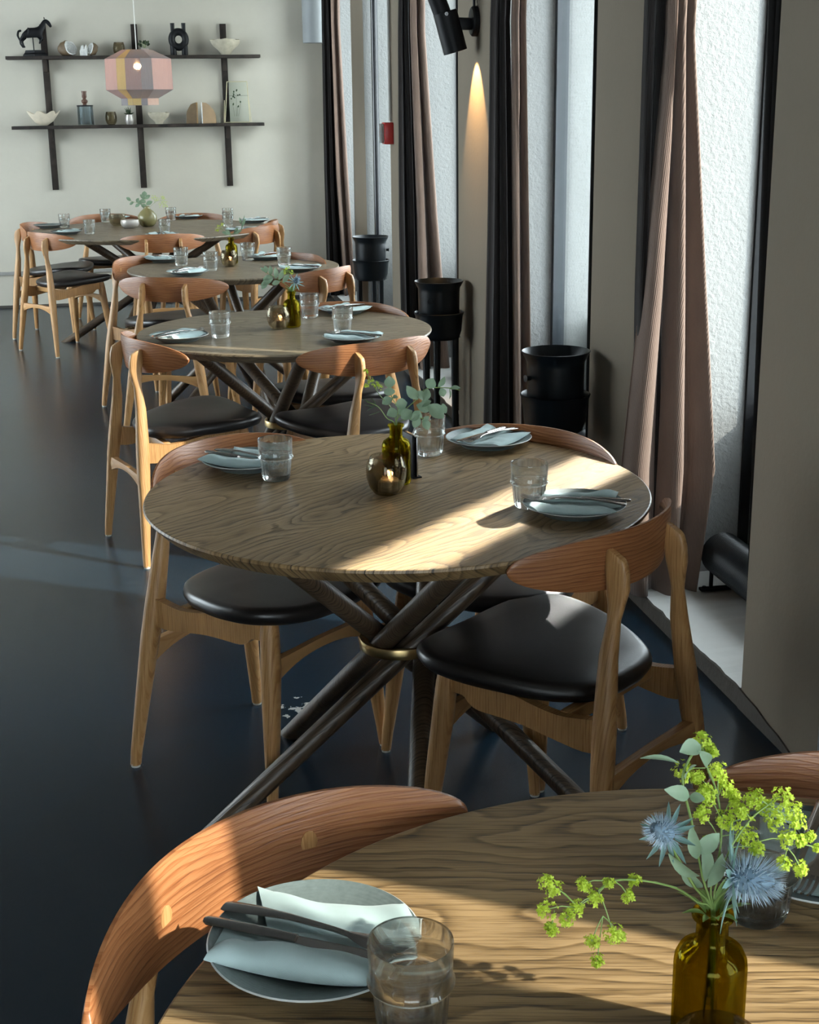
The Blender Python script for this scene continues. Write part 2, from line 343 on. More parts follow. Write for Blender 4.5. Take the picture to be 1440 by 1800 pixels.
for i, (a, b) in enumerate(WIN):
    fr = G(); t = .035 if i == 3 else .014; gx = GXS[i]; d_ = .05 if i == 3 else .03
    fr.box((gx-.03, a, .05), (gx-.03+d_, a+t, 2.75)).box((gx-.03, b-t, .05), (gx-.03+d_, b, 2.75)).box((gx-.03, a+t, .05), (gx-.03+d_, b-t, .12)).box((gx-.03, a+t, 2.68), (gx-.03+d_, b-t, 2.75))
    if i == 0: fr.box((gx-.03, .00, .12), (gx+.05, .135, 2.68))
    fo = struct(fr.build('window_%d' % (i+1), M['frame'] if i == 3 else M['black'], smooth=0))
    G().box((gx-.01, a+t, .12), (gx-.004, b-t, 2.68)).build('pane', M['pane'], fo, 0)
    # sill: a low concrete step, with a dark riser whose top edge is chipped
    N = 26; top = [(WX-.004+random.uniform(-.002, .002), a+(b-a)*k/N, .055+random.uniform(-.003, .002)) for k in range(N+1)]
    g = G(); h = G()
    for k in range(N):
        (x0, y0, z0), (x1, y1, z1) = top[k], top[k+1]
        g.add([(x0+.004, y0, z0), (1.86, y0, .07), (1.86, y1, .07), (x1+.004, y1, z1)], [(0, 1, 2, 3)])
        h.add([(x0+.004, y0, z0), (x0, y0, z0-.004), (WX-.004, y0, 0), (x1+.004, y1, z1), (x1, y1, z1-.004), (WX-.004, y1, 0)], [(0, 1, 4, 3), (1, 2, 5, 4)])
    so = struct(g.build('trim_%d' % (i+1), M['sill'], smooth=0)); h.build('riser', M['riser'], so, 0)
# the plinth shows below the chipped foot of the nearest pier
g = G().prism([(2.74, 0), (2.80, .010), (2.86, .016), (2.93, .030), (2.99, .034), (3.06, .047), (3.12, .050), (3.168, .056), (3.168, 0)], (WX-.0035, 0, 0), (0, 1, 0), (0, 0, 1), (1, 0, 0), .005)
struct(g.build('trim_9', M['riser'], smooth=0))
lwf = G().box((-5.12, 6.0, .3), (-5.06, 6.06, 3.0)).box((-5.12, 10.94, .3), (-5.06, 11.0, 3.0)).box((-5.12, 6.06, .3), (-5.06, 10.94, .36)).box((-5.12, 6.06, 2.94), (-5.06, 10.94, 3.0)).box((-5.12, 8.5, .36), (-5.06, 8.56, 2.94))
lo_ = struct(lwf.build('window_8', M['gloss'], smooth=0)); G().box((-5.095, 6.06, .36), (-5.09, 10.94, 2.94)).build('pane', M['pane'], lo_, 0)  # added window, out of view, gives the far wall its light
# outside: the ground of the street
struct(G().box((2.05, -14, -.4), (16, 26, -.3)).build('street_ground', plaster('street_paving', (.45, .45, .43)), smooth=0))
struct(G().box((1.88, -3, -.3), (2.05, FY, .62)).build('added_shade_kerb', M['sill'], smooth=0))  # low outside wall added to keep direct sun off the sills
# unseen block added across the street to keep the sun off the farther windows
_a = math.radians(-32); _d = Vector((math.cos(_a), math.sin(_a), 0)); _n = Vector((-_d.y, _d.x, 0)); _g = G()
_o = _d*22; _p = [_o+_n*4.36, _o+_n*13.5, _o+_n*13.5+_d*6, _o+_n*4.36+_d*6]
_g.add([(q.x, q.y, z) for z in (-.3, 24) for q in _p], [(3, 2, 1, 0), (4, 5, 6, 7), (0, 1, 5, 4), (1, 2, 6, 5), (2, 3, 7, 6), (3, 0, 4, 7)])
struct(_g.build('added_sun_block', M['wall'], smooth=0))
# thin cable trunking along the far wall and the skirting
struct(G().box((-5, FY-.018, .262), (WX, FY, .285)).build('trim_8', M['cond'], smooth=0))
struct(G().box((-5, FY-.012, 0), (WX, FY, .02)).build('baseboard_far', M['riser'], smooth=0))

# glossy black post in the sixth opening, conduits and alarm on the narrow pier
o = G().lathe([(.03, 0), (.03, .06), (.022, .07), (.022, 2.7)], 16, (1.505, 9.42, .06)).build('black_post', M['gloss'])
tag(o, 'tall glossy black metal post standing in the window opening left of the red alarm', 'post')
o = G().tube([(WX-.012, 8.42, 1.43), (WX-.012, 8.42, 2.75)], .009, 8).build('cable_conduit', M['cond'])
tag(o, 'thin grey cable conduit rising from the red alarm box', 'conduit')
al = thing('fire_alarm', 'small red fire alarm call box on the narrow pier', 'alarm', (WX, 8.42, 1.36))
G().box((-.055, -.05, -.062), (0, .05, .062), .006).build('alarm_box', M['red'], al)
G().box((-.075, -.042, -.055), (-.055, .042, .055), .008).build('cover', glassy('clear_cover', (.8, .82, .82)), al)
# grey round duct hanging at the far corner
o = G().lathe([(.0, 0), (.088, 0), (.092, .006), (.092, 1.3)], 32, (1.352, 11.40, 1.985)).build('ventilation_duct', M['grey'])
tag(o, 'pale grey round ventilation duct coming down the far corner', 'duct')

# ---------------------------------------------------------------- curtains
def curtain(Y, lv, amp, folds, label, lin=None, lvl=None, seed=0):
    """lv: list of (z, xL, xR) levels; the cloth hangs in folds between them"""
    t = thing('curtain', label, 'curtain', (lv[-1][1], Y, lv[-1][0]), 0, 'corduroy curtains in the windows'); rr = random.Random(seed)
    def sheet(lv, amp, folds, Y, ph):
        lv = sorted(lv); nu, nv = 90, 40; z0, z1 = lv[0][0], lv[-1][0]; V = []; UV = []
        for j in range(nv+1):
            z = z0+(z1-z0)*j/nv
            for k in range(len(lv)-1):
                if lv[k][0] <= z <= lv[k+1][0]+1e-9: q = (z-lv[k][0])/(lv[k+1][0]-lv[k][0]); a = [lv[k][i]*(1-q)+lv[k+1][i]*q for i in (1, 2)]; break
            L = 0; prev = None; hh = (z-z0)/(z1-z0)
            for i in range(nu+1):
                s = i/nu; A = amp*(1-.25*hh)
                x = a[0]+(a[1]-a[0])*(s+.10/folds*math.sin(4*PI*folds*s+ph))
                A *= 1 if hh < .3 else 1.0-.55*(hh-.3)/.7
                y = Y + A*math.sin(2*PI*folds*s+ph+.5*math.sin(3*hh+seed)) + .3*A*math.sin(2*PI*folds*1.7*s+2.1*hh+seed)
                p_ = Vector((x, y, z)); L += (p_-prev).length if prev is not None else 0; prev = p_; V.append(p_-t.location); UV.append((L, z))
        g = G(); g.add(V, [(j*(nu+1)+i, j*(nu+1)+i+1, (j+1)*(nu+1)+i+1, (j+1)*(nu+1)+i) for j in range(nv) for i in range(nu)]); return g, UV
    def mk(g, UV, nm, mat, **k):
        o = g.build(nm, mat, t, 0, **k); me = o.data
        me.polygons.foreach_set('use_smooth', [True]*len(me.polygons)); u = me.uv_layers.new(name='UVMap')
        for l in me.loops: u.data[l.index].uv = UV[l.vertex_index]
        sm = o.modifiers.new('solid', 'SOLIDIFY'); sm.thickness = .004
    mk(*sheet(lv, amp, folds, Y, seed), 'drape', M['cord'])
    if lin: mk(*sheet(lin, amp*.6, 2, Y+.05, 1.0+seed), 'lining', M['lining'], label='black lining edge')
    return t
def X(px, py, Y): return at(px, py, Y=Y).x
curtain(3.93, [(.055, 1.395, 1.60), (.45, X(1096, 830, 3.93), X(1243, 800, 3.93)), (1.0, X(1134, 500, 3.93), X(1228, 500, 3.93)), (1.7, X(1176, 30, 3.93), X(1211, 60, 3.93)), (2.7, 1.45, 1.54)], .042, 2.6,
        'brown mauve corduroy curtain hanging full length in the nearest visible window', [(.06, 1.43, 1.53), (1.0, 1.412, 1.49), (1.7, 1.412, 1.48), (2.7, 1.412, 1.48)], seed=1)  # lining widened over the reveal edge, black cloth standing in for its shaded strip
curtain(5.70, [(.05, X(905, 760, 5.7), X(930, 760, 5.7)), (1.0, X(902, 450, 5.7), X(925, 450, 5.7)), (1.85, X(899, 20, 5.7), X(922, 20, 5.7)), (2.7, 1.49, 1.54)], .035, 1.4,
        'narrow dark curtain with pink lit edge behind the nearest black wine cooler', [(.05, X(862, 760, 5.6), X(926, 760, 5.6)), (1.0, X(872, 450, 5.6), X(918, 450, 5.6)), (1.85, X(878, 20, 5.6), X(912, 20, 5.6)), (2.7, 1.42, 1.50)], seed=2)
curtain(7.85, [(.05, X(738, 560, 7.85), X(790, 560, 7.85)), (.9, X(735, 400, 7.85), X(768, 400, 7.85)), (1.9, X(722, 10, 7.85), X(746, 10, 7.85)), (2.7, 1.455, 1.54)], .05, 1.6,
        'curtain with black lining beside the window left of the spotlight', [(.05, X(718, 560, 7.7), X(754, 560, 7.7)), (.9, X(714, 400, 7.7), X(748, 400, 7.7)), (1.9, X(712, 10, 7.7), X(735, 10, 7.7)), (2.7, 1.42, 1.47)], seed=3)
curtain(11.15, [(.05, X(607, 560, 11.15), X(625, 560, 11.15)), (1.0, X(592, 330, 11.15), X(612, 330, 11.15)), (2.1, X(583, 60, 11.15), X(598, 60, 11.15)), (2.7, 1.46, 1.53)], .035, 1.4,
        'farthest curtain, pink with black lining, in the corner window', [(.05, X(583, 560, 11.0), X(614, 560, 11.0)), (1.0, X(577, 330, 11.0), X(600, 330, 11.0)), (2.1, X(573, 60, 11.0), X(591, 60, 11.0)), (2.7, 1.40, 1.47)], seed=4)
curtain(2.685, [(.05, 1.47, 1.78), (1.3, 1.48, 1.78), (2.7, 1.48, 1.78)], .03, 3,
        'dark curtain at the right edge behind the nearest pier', None, seed=5)

# black cloth gathered at the near jamb of each window, drawn back further towards the floor
def gathered(y0, prof, label):
    t = thing('black_drape', label, 'curtain', (1.475, y0, 0), 0, 'black drapes gathered at the near jambs'); g = G(); nu, nv = 30, 30; V = []
    for j in range(nv+1):
        z = .06+2.69*j/nv
        for k in range(len(prof)-1):
            if prof[k][0] <= z <= prof[k+1][0]+1e-9: q = (z-prof[k][0])/(prof[k+1][0]-prof[k][0]); wd = prof[k][1]*(1-q)+prof[k+1][1]*q; break
        for i in range(nu+1): s_ = i/nu; V.append((.012*math.sin(s_*9*PI+.4*z)+.008*math.sin(s_*4*PI), .004+wd*s_, z))
    g.add(V, [(j*(nu+1)+i, j*(nu+1)+i+1, (j+1)*(nu+1)+i+1, (j+1)*(nu+1)+i) for j in range(nv) for i in range(nu)])
    g.build('drape', M['blackcloth'], t, 60, solid=.003)
M['blackcloth'] = simple('black_drape_cloth', (.012, .011, .011), .9, 0, 60)
gathered(3.168, [(0, .008), (.2, .012), (.96, .060), (1.75, .115), (2.8, .14)], 'black drape gathered just behind the nearest pier')
gathered(4.527, [(0, .05), (.7, .075), (1.85, .090), (2.8, .10)], 'black drape behind the pier right of the nearest wine cooler')
gathered(6.608, [(0, .06), (.7, .10), (1.98, .125), (2.8, .13)], 'black drape at the window edge behind the spotlight pier')
gathered(10.05, [(0, .06), (.7, .12), (1.98, .10), (2.8, .13)], 'black drape at the near edge of the farthest window')

# ribbed black pipe heaters on low brackets in the windows
def heater(y0, y1, label):
    t = thing('pipe_heater', label, 'heater', (1.685, y1, .0), 0, 'black ribbed pipe heaters')
    zc, r = .178, .068; n = int((y1-y0)/.006); P = []
    pr = [(0, 0), (r-.006, 0), (r, .008)]
    k = .012
    while k < y1-y0: pr += [(r, k), (r-.0028, k+.003), (r, k+.006)]; k += .0075
    pr += [(r-.004, y1-y0), (0, y1-y0)]
    g = G(); g.rings([[(rr*math.cos(2*PI*q/28), -h, zc+rr*math.sin(2*PI*q/28)) for q in range(28)] for rr, h in pr], False); g.build('ribbed_pipe', M['cooler'], t, 50)
    for yy in (-.03, -(y1-y0)+.05):
        b = G().box((-.045, yy-.004, .075), (-.035, yy+.004, zc)).box((.035, yy-.004, .075), (.045, yy+.004, zc)).box((-.075, yy-.012, .068), (.06, yy+.012, .076)).tube([(-.062, yy, .074), (-.062, yy, .082)], .006, 6)
        b.build('bracket', M['black'], t)
heater(3.19, 3.90, 'black ribbed pipe heater on bracket low in the nearest window')
heater(4.56, 5.55, 'black ribbed pipe heater behind the nearest wine cooler')
heater(6.65, 7.55, 'black ribbed pipe heater low behind the middle wine cooler')

# wall spotlight
P_ = Vector((WX, 6.22, 1.865))
sl = thing('wall_spotlight', 'black twin wall spotlight high on the pier throwing a warm cone', 'lamp', P_)
G().rings([[(-h, r*math.cos(2*PI*q/24), r*math.sin(2*PI*q/24)) for q in range(24)] for r, h in ((0, 0), (.062, 0), (.062, .02), (.055, .026), (0, .026))], False).build('wall_plate', M['black'], sl)
G().box((-.085, -.018, -.035), (-.02, .018, .012), .004).tube([(-.03, 0, 0), (-.16, 0, .005)], .015, 12).build('arm', M['black'], sl)
a_ = Vector((-.135, 0, .02)); dn = Vector((.28, .0, -1)).normalized()
_e = Vector((0, 1, 0)); _h = dn.cross(_e)
G().rings([[a_+dn*q+(_e*math.cos(2*PI*k/28)+_h*math.sin(2*PI*k/28))*rr for k in range(28)] for q, rr in ((-.02, .001), (-.02, .050), (-.018, .052), (.15, .052), (.151, .049), (.06, .046), (.06, .001))], False).build('lamp_head', M['black'], sl, 40, 'lower head')
G().tube([a_+Vector((-.012, 0, 0))+dn*.0, a_+Vector((-.035, 0, 0))-dn*.20], [.038, .038], 24).build('driver_tube', M['black'], sl, 40)
G().tube([(-.145, -.056, .028), (-.145, -.048, .028)], .008, 12).build('pivot_screw', M['steel'], sl)
G().tube([(-.012, 0, .05), (-.012, 0, .85)], .006, 8).build('cable', M['black'], sl)
l = bpy.data.lights.new('spot_beam', 'SPOT'); l.energy = 60; l.color = (1, .60, .25); l.spot_size = math.radians(60); l.spot_blend = .35; l.shadow_soft_size = .004
o = bpy.data.objects.new('spot_beam', l); C.objects.link(o); o.location = P_+a_+dn*.078; o.rotation_euler = dn.to_track_quat('-Z', 'Y').to_euler()

# ---------------------------------------------------------------- wine coolers on stands
def cooler(loc, label, rz=0):
    t = thing('wine_cooler', label, 'wine cooler', loc, rz, 'black wine coolers on stands')
    g = G().lathe([(0, .50), (.085, .50), (.094, .52), (.096, .69), (.098, .705), (.113, .733), (.115, .737), (.112, .738), (.094, .706), (.09, .69), (.088, .53), (0, .52)], 40)
    b = g.build('bucket', M['cooler'], t, 50); b.data.materials.append(M['steel'])
    for p_ in b.data.polygons:
        if p_.center.z > .521 and (p_.center.xy.length < .0912) and p_.normal.xy.dot(p_.center.xy) <= 0: p_.material_index = 1
    G().lathe([(.10, .475), (.07, .468), (.092, .470), (.104, .505), (.111, .575), (.118, .592), (.114, .594), (.107, .578), (.10, .505), (.075, .476)], 40).build('cradle', M['cooler'], t, 50)
    G().tube([(-.1, 0, .655), (-.112, 0, .655), (-.118, 0, .655)], [.008, .008, .012], 10).build('knob', M['cooler'], t)
    for a in (30, 150, 270):
        c, s_ = math.cos(math.radians(a)), math.sin(math.radians(a))
        G().tube([(.078*c, .078*s_, .485), (.078*c, .078*s_, .25), (.08*c, .08*s_, .0)], [.019, .016, .016], 12).build('leg', M['cooler'], t)
    G().lathe([(0, .0), (.13, .0), (.13, .008), (.10, .014), (0, .014)], 36).build('base_plate', M['cooler'], t)
cooler((1.30, 4.44, 0), 'nearest black enamelled wine cooler on a stand by the pier', .3)
cooler((1.305, 6.40, 0), 'middle black wine cooler on a stand below the spotlight', 1.0)
cooler((1.345, 8.72, 0), 'farthest black wine cooler on a stand near the red alarm', 2.8)
# ---------------------------------------------------------------- tables
TH = .735
def make_table(name, label, D, mat, group=None):
    t = thing(name, label, 'table', (0, 0, 0), 0, group); R = D/2
    G().lathe([(0, TH-.03), (R-.022, TH-.03), (R-.004, TH-.012), (R, TH-.006), (R-.0015, TH-.0012), (R-.004, TH), (0, TH)], 128).build('tabletop', mat, t, 25)
    r0_ = 0; k = .447 if D < 1.3 else .60
    for i in range(5):
        a = math.radians(184+72*i); u = Vector((math.cos(a), math.sin(a), 0)); n = Vector((-u.y, u.x, 0)); P = []
        for z in (0, .004, .2, .385, .55, TH-.03): P.append(n*.055 + u*(k*(1-z/.385)) + Vector((0, 0, z)))
        P[0].z = 0
        # sheared round bar: horizontal sections so the foot and head sit flat
        ln = math.hypot(k/.385, 1); r = .0245 if D < 1.3 else .029; S_ = []
        for p_ in P:
            q = []
            for j in range(18):
                e = 2*PI*j/18; q.append(p_ + u*(r*ln*.93*math.cos(e)) + n*(r*math.sin(e)))
            S_.append(q)
        S_[0] = [p_*1 for p_ in S_[0]]
        G().rings(S_).build('leg', M['tleg'], t, 50)
    ro, ri = .090, .079
    G().lathe([(ri, .377), (ro-.001, .377), (ro, .379), (ro, .398), (ro-.001, .400), (ri, .400), (ri, .377)], 64).build('collar_ring', M['brass'], t, 30)
    return t
TB = {'T1': (.465, .922), 'T2': (.489, 2.857), 'T3': (.468, 5.136), 'T4': (.412, 7.287), 'T5': (.008, 9.744)}
tt = make_table('dining_table', 'dark oak round dining table in the foreground, cut by the frame', 1.08, M['table'], 'round oak tables in a row')
tt.location = (*TB['T1'], 0); tt.rotation_euler.z = math.radians(12)
dup(tt, (*TB['T2'], 0), 0, 'dark oak round dining table, second from the camera, with a sunlit stripe')
def swap(r, mat):
    for c in r.children:
        if c.name.startswith('tabletop'): c.data = c.data.copy(); c.data.materials[0] = mat
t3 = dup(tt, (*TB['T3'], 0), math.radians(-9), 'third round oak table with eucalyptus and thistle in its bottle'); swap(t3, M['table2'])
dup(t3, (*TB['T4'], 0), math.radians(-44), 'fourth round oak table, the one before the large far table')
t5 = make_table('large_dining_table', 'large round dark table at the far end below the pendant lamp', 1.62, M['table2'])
t5.location = (*TB['T5'], 0); t5.rotation_euler.z = math.radians(-8)
# turn the tops so the grain runs as in the photograph, legs stay
for o_, ang in ((tt, -22), ):
    pass
for r, ang in ((tt, -24),):
    for c in r.children:
        if c.name.startswith('tabletop'): c.rotation_euler.z = math.radians(ang)
for o in C.objects:
    if o.name.startswith('tabletop') and o.parent and o.parent.name == 'dining_table.001': o.data = o.data.copy(); o.rotation_euler.z = math.radians(38)

# ---------------------------------------------------------------- chairs
def make_chair(label):
    t = thing('dining_chair', label, 'chair')
    # seat pad
    half = [(0, .250), (.10, .247), (.185, .222), (.232, .165), (.236, .09), (.212, 0), (.172, -.085), (.115, -.150), (.05, -.172), (0, -.175)]
    out = [p for p in spline([(x, y, 0) for x, y in half], 4)]
    loop = [(p.x, p.y) for p in out] + [(-p.x, p.y) for p in out[-2:0:-1]]
    cy_ = .04
    def zt(x, y): return .468 + .020*(x/.236)**2*max(0, .4+y/.25) - .012*max(0, -y/.175) + .004*(1-(x/.236)**2)
    R_ = []
    for s, dz, w_ in ((.90, -.040, 1), (.965, -.034, 1), (.997, -.022, 1), (1, -.014, 1), (.985, -.005, 1), (.955, 0, 1), (.9, .003, 1), (.7, .006, 1), (.45, .007, 1), (.2, .0075, 1), (.03, .0075, 1)):
        R_.append([(x*s, cy_+(y-cy_)*s, zt(x*s, cy_+(y-cy_)*s)+dz) for x, y in loop])
    G().rings(R_).build('seat', M['leather'], t, 60)
    for s in (-1, 1):
        # rear leg running up to carry the back
        L = [(.220, -.242, .006, .0125, .0125), (.216, -.240, .04, .0135, .0135), (.190, -.226, .20, .0185, .0185), (.168, -.215, .33, .0225, .0225), (.152, -.207, .42, .0225, .0225),
             (.131, -.198, .54, .0175, .018), (.117, -.199, .610, .0118, .0135, .9), (.111, -.2000, .640, .0108, .0175, .7), (.107, -.2000, .668, .0102, .0225, .5), (.106, -.1965, .700, .0100, .0235, .42), (.105, -.1950, .728, .0098, .0220, .42), (.105, -.1940, .738, .0092, .0200, .45), (.105, -.1945, .741, .0075, .0180, .5)]
        g = G().hsec([(s*q[0], *q[1:]) for q in L], 16, .85); g.v = [(x, y, z-(max(0, -.182-y)*.55 if z > .70 else 0)*min(1, (z-.70)/.03)) for x, y, z in g.v]; rl = g.build('leg', M['oak'], t, 50)
        G().hsec([(s*.2202, -.242, 0, .011, .011), (s*.2202, -.242, .009, .0125, .0125)], 12).build('foot_glide', M['glide'], rl)
        L = [(.210, .187, .006, .012, .012), (.206, .185, .05, .0135, .0135), (.188, .175, .20, .0195, .0195), (.172, .165, .33, .0225, .0225), (.165, .160, .41, .0215, .0215), (.162, .158, .437, .019, .019)]
        fl = G().hsec([(s*a, b, c, d, e) for a, b, c, d, e in L], 14, .9).build('leg', M['oak'], t, 50)
        G().hsec([(s*.2102, .187, 0, .0105, .0105), (s*.2102, .187, .009, .012, .012)], 12).build('foot_glide', M['glide'], fl)
        # side rail, shaped: deep at the rear post, waisted, stepped at the front leg
        top = [(0, .437), (.06, .437), (.13, .433), (.20, .420), (.27, .412), (.33, .420), (.375, .430)]
        bot = [(.375, .362), (.33, .353), (.26, .360), (.20, .368), (.14, .370), (.085, .370), (.06, .380), (.045, .392), (0, .392)]
        poly = [(p.x, p.y) for p in spline([(a, b, 0) for a, b in top], 3)] + [(p.x, p.y) for p in spline([(a, b, 0) for a, b in bot], 3)]
        A = Vector((s*.163, .160, 0)); B = Vector((s*.158, -.212, 0)); u = (B-A).normalized(); w_ = Vector((u.y, -u.x, 0))
        G().prism(poly, A, u, (0, 0, 1), w_, .021).build('side_rail', M['oak'], t, 30)
    # flared stretchers between rear legs and front legs
    def stretch(xe, y, z, h0, h1, th, nm):
        g = G(); S_ = []
        for k in range(17):
            u = -1+k/8; e = abs(u)**2.6; hh = h1+(h0-h1)*e; zc = z + .018*(1-u*u) ; tk = th*(1+.35*e)
            S_.append([(u*xe, y+a*tk, zc+b*hh) for a, b in ((-.5, -.5), (.5, -.5), (.62, 0), (.5, .5), (-.5, .5), (-.62, 0))])
        g.rings(S_); return g.build(nm, M['oak'], t, 40)
    stretch(.170, -.219, .288, .054, .022, .017, 'stretcher'); stretch(.170, .167, .325, .054, .022, .017, 'stretcher')
    G().box((-.16, .10, .405), (.16, .13, .437), .004).build('cross_rail', M['oak'], t)
    G().box((-.152, -.13, .385), (.152, -.105, .415), .004).build('cross_rail', M['oak'], t)
    # curved back
    N, K = 44, 8
    def P(u, v, side):
        h = .058*max(0, 1-abs(u)**2.6)**.5; z = .713 + .004*u*u + h*v
        x = .274*u; y = -.066-.122*(1-u*u) - (z-.715)*.08; n = Vector((.244*u, -.274)).normalized(); th = side*.0052*(1-.55*abs(v)**4)
        return (x+n.x*th, y+n.y*th, z)
    g = G(); S_ = []
    for i in range(N+1):
        u = math.sin((-1+2*i/N)*PI/2)*.9995; S_.append([P(u, -1+2*j/K, 1) for j in range(K+1)] + [P(u, 1-2*j/K, -1) for j in range(K+1)])
    g.rings(S_); bk = g.build('backrest', M['walnut'], t, 40)
    for s in (-1, 1):
        u = .106/.274*s; q = Vector(P(u, -.05, -1)); n = Vector((-.244*u, .274, 0)).normalized(); tn = Vector((n.y, -n.x, 0))
        pl = [(.0105*math.cos(k*PI/6), .0145*math.sin(k*PI/6)) for k in range(12)]
        G().prism(pl, q-n*.0008, tn, (0, 0, 1), n, .003).build('tenon_plug', M['oak'], bk)
    return t
CH = [  # x, y, heading degrees, label
 (.154, 1.257, -52.7, 'walnut-backed oak chair at the foreground table, curved back sunlit'),
 (.766, 1.227, -139, 'chair at the right far side of the foreground table, dark back cut by the frame'),
 (.212, 3.128, -46, 'oak chair at the second table, on its far left side'),
 (.764, 2.550, 129.5, 'oak chair with black seat fully in view right of the second table'),
 (.773, 3.088, -135, 'chair at the far right of the second table, before the nearest wine cooler'),
 (.077, 4.962, 18.5, 'oak chair on the near left of the third table, side on'),
 (.669, 4.76, 115, 'chair on the near right of the third table, back half sunlit'),
 (.699, 5.395, -118, 'chair at the far right of the third table, dark back edge and seat showing'),
 (.12, 6.79, 67, 'chair on the near left of the fourth table, its back towards the camera'),
 (.03, 7.49, -40, 'chair on the far left of the fourth table with pale lit inner back'),
 (.737, 6.912, 134.7, 'chair on the near right of the fourth table by the farthest wine cooler'),
 (.646, 7.40, -135, 'chair at the far right of the fourth table, just its dark back edge showing'),
 (-.559, 9.407, 35.6, 'leftmost front chair at the large far table, black seat tipped towards us'),
 (-.671, 10.068, -16, 'leftmost rear chair at the large far table, behind another chair'),
 (.07, 9.105, 92.4, 'chair in front of the large far table, back squarely to the camera'),
 (.611, 9.44, 134.7, 'chair on the near right of the large far table with light oak back'),
 (.675, 9.80, 165, 'rightmost chair at the large far table'),
 (-.304, 10.60, -80, 'chair behind the large far table, left of the round vase'),
 (.30, 10.44, -106.8, 'chair behind the large far table, right of the round vase'),
]
c0 = make_chair(CH[0][3]); c0['group'] = 'oak chairs with curved walnut backs'; c0.location = (CH[0][0], CH[0][1], 0); c0.rotation_euler.z = math.radians(CH[0][2]-90)
for x, y, h, lb in CH[1:]: dup(c0, (x, y, 0), math.radians(h-90), lb)

# ---------------------------------------------------------------- tableware
E_ = .0004
def plate_mesh(): return G().lathe([(0, .004), (.055, .004), (.058, 0), (.066, 0), (.069, .005), (.094, .015), (.103, .0195), (.1045, .0210), (.103, .0220), (.093, .018), (.07, .0105), (.06, .009), (0, .0085)], 72)
PL0 = None
def napkin_mesh(seed, sc=1):
    """cloth folded into two long pads with a valley between; local x along the cutlery"""
    rr = random.Random(seed); g = G()
    def pad(y0, y1, z0, th, x0, x1, sk, ph):
        nu, nv = 22, 8; V = []
        for side in (1, -1):
            for j in range(nv+1):
                for i in range(nu+1):
                    s = i/nu; q = j/nv; x = x0+(x1-x0)*s + sk*(q-.5); wv = .0016*math.sin(5*s*PI+ph+q*2)+.0012*math.sin(9*s+3*q+ph)
                    y = y0+(y1-y0)*q + .004*math.sin(3*s+ph)
                    rnd = (1-(2*abs(q-.5))**3)*(.35+.65*(1-(2*abs(s-.5))**8))
                    base = z0 + .0105*max(0, (math.hypot(x, y)-.06)/.05)**1.2
                    V.append((x, y, base + (th*rnd+wv*rnd+.001 if side == 1 else 0)))
        o = (nu+1)*(nv+1); F = []
        for j in range(nv):
            for i in range(nu):
                a = j*(nu+1)+i; F.append((a, a+1, a+nu+2, a+nu+1)); F.append((o+a+nu+1, o+a+nu+2, o+a+1, o+a))
        rim = [i for i in range(nu+1)] + [j*(nu+1)+nu for j in range(1, nv+1)] + [nv*(nu+1)+i for i in range(nu-1, -1, -1)] + [j*(nu+1) for j in range(nv-1, 0, -1)]
        for k in range(len(rim)): a, b = rim[k], rim[(k+1) % len(rim)]; F.append((b, a, a+o, b+o))
        g.add(V, F)
    pad(-.064, -.018, .0125, .016, -.086, .074, .012, seed); pad(.012, .072, .0125, .012, -.066, .090, -.03, seed+2)
    pad(-.030, .022, .0115, .004, -.092, .080, 0, seed+4)
    return g
def fork_mesh():
    g = G(); pts = []; S_ = []
    prof = [(-.105, .0075, .0022), (-.10, .0095, .0024), (-.07, .0085, .0024), (-.03, .0048, .0026), (.02, .0032, .0026), (.035, .0040, .0022), (.045, .0085, .0014), (.055, .0115, .0011), (.066, .0120, .001)]
    for x, hw, ht in prof: 
        z = .026 + (.006*math.sin((x+.105)/.17*PI)); S_.append([(x, hw*math.cos(2*PI*k/10), z+ht*math.sin(2*PI*k/10)) for k in range(10)])
    g.rings(S_)
    for k in range(4):
        y = -.0096+k*.0064; q = []
        for j in range(6):
            s = j/5; x = .062+.046*s; z = .0275-.004*math.sin(s*PI)+.004*s*s; w_ = .0021*(1-.6*s); q.append([(x, y+w_*a, z+.0009*b) for a, b in ((-1, -1), (1, -1), (1, 1), (-1, 1))])
        g.rings(q)
    return g
def knife_mesh():
    g = G(); S_ = []
    for x, hw, ht in ((-.112, .004, .0025), (-.108, .0068, .0035), (-.06, .0072, .0040), (-.015, .0055, .0038), (-.012, .0058, .0036)): S_.append([(x, hw*math.cos(2*PI*k/10), .0275+ht*math.sin(2*PI*k/10)) for k in range(10)])
    g.rings(S_); S_ = []
    for x, a, b in ((-.014, -.0055, .0055), (.0, -.0085, .0055), (.05, -.010, .0055), (.085, -.009, .0052), (.10, -.003, .0040), (.104, .002, .0032)): S_.append([(x, a, .0272), (x, (a+b)/2, .0262), (x, b, .0272), (x, (a+b)/2, .0284)])
    g.rings(S_); return g
def tumbler_mesh():
    n = 96; g = G()
    def rib(r, z): # moulded flutes on the lower half
        a = .0011 if .008 < z < .046 else 0
        return [((r+a*abs(math.cos(10*2*PI*k/n)))*math.cos(2*PI*k/n), (r+a*abs(math.cos(10*2*PI*k/n)))*math.sin(2*PI*k/n), z) for k in range(n)]
    pr = [(.0, .0008), (.027, 0), (.0295, .003), (.0305, .009), (.0325, .030), (.0338, .045), (.0350, .048), (.0385, .050), (.0395, .0525), (.0382, .055), (.0370, .057), (.0378, .075), (.0385, .090), (.0380, .0925), (.0368, .0915), (.0358, .075), (.0340, .055), (.0312, .044), (.0285, .022), (.0265, .013), (0, .011)]
    g.rings([rib(max(r, .0002), z) for r, z in pr], False); return g
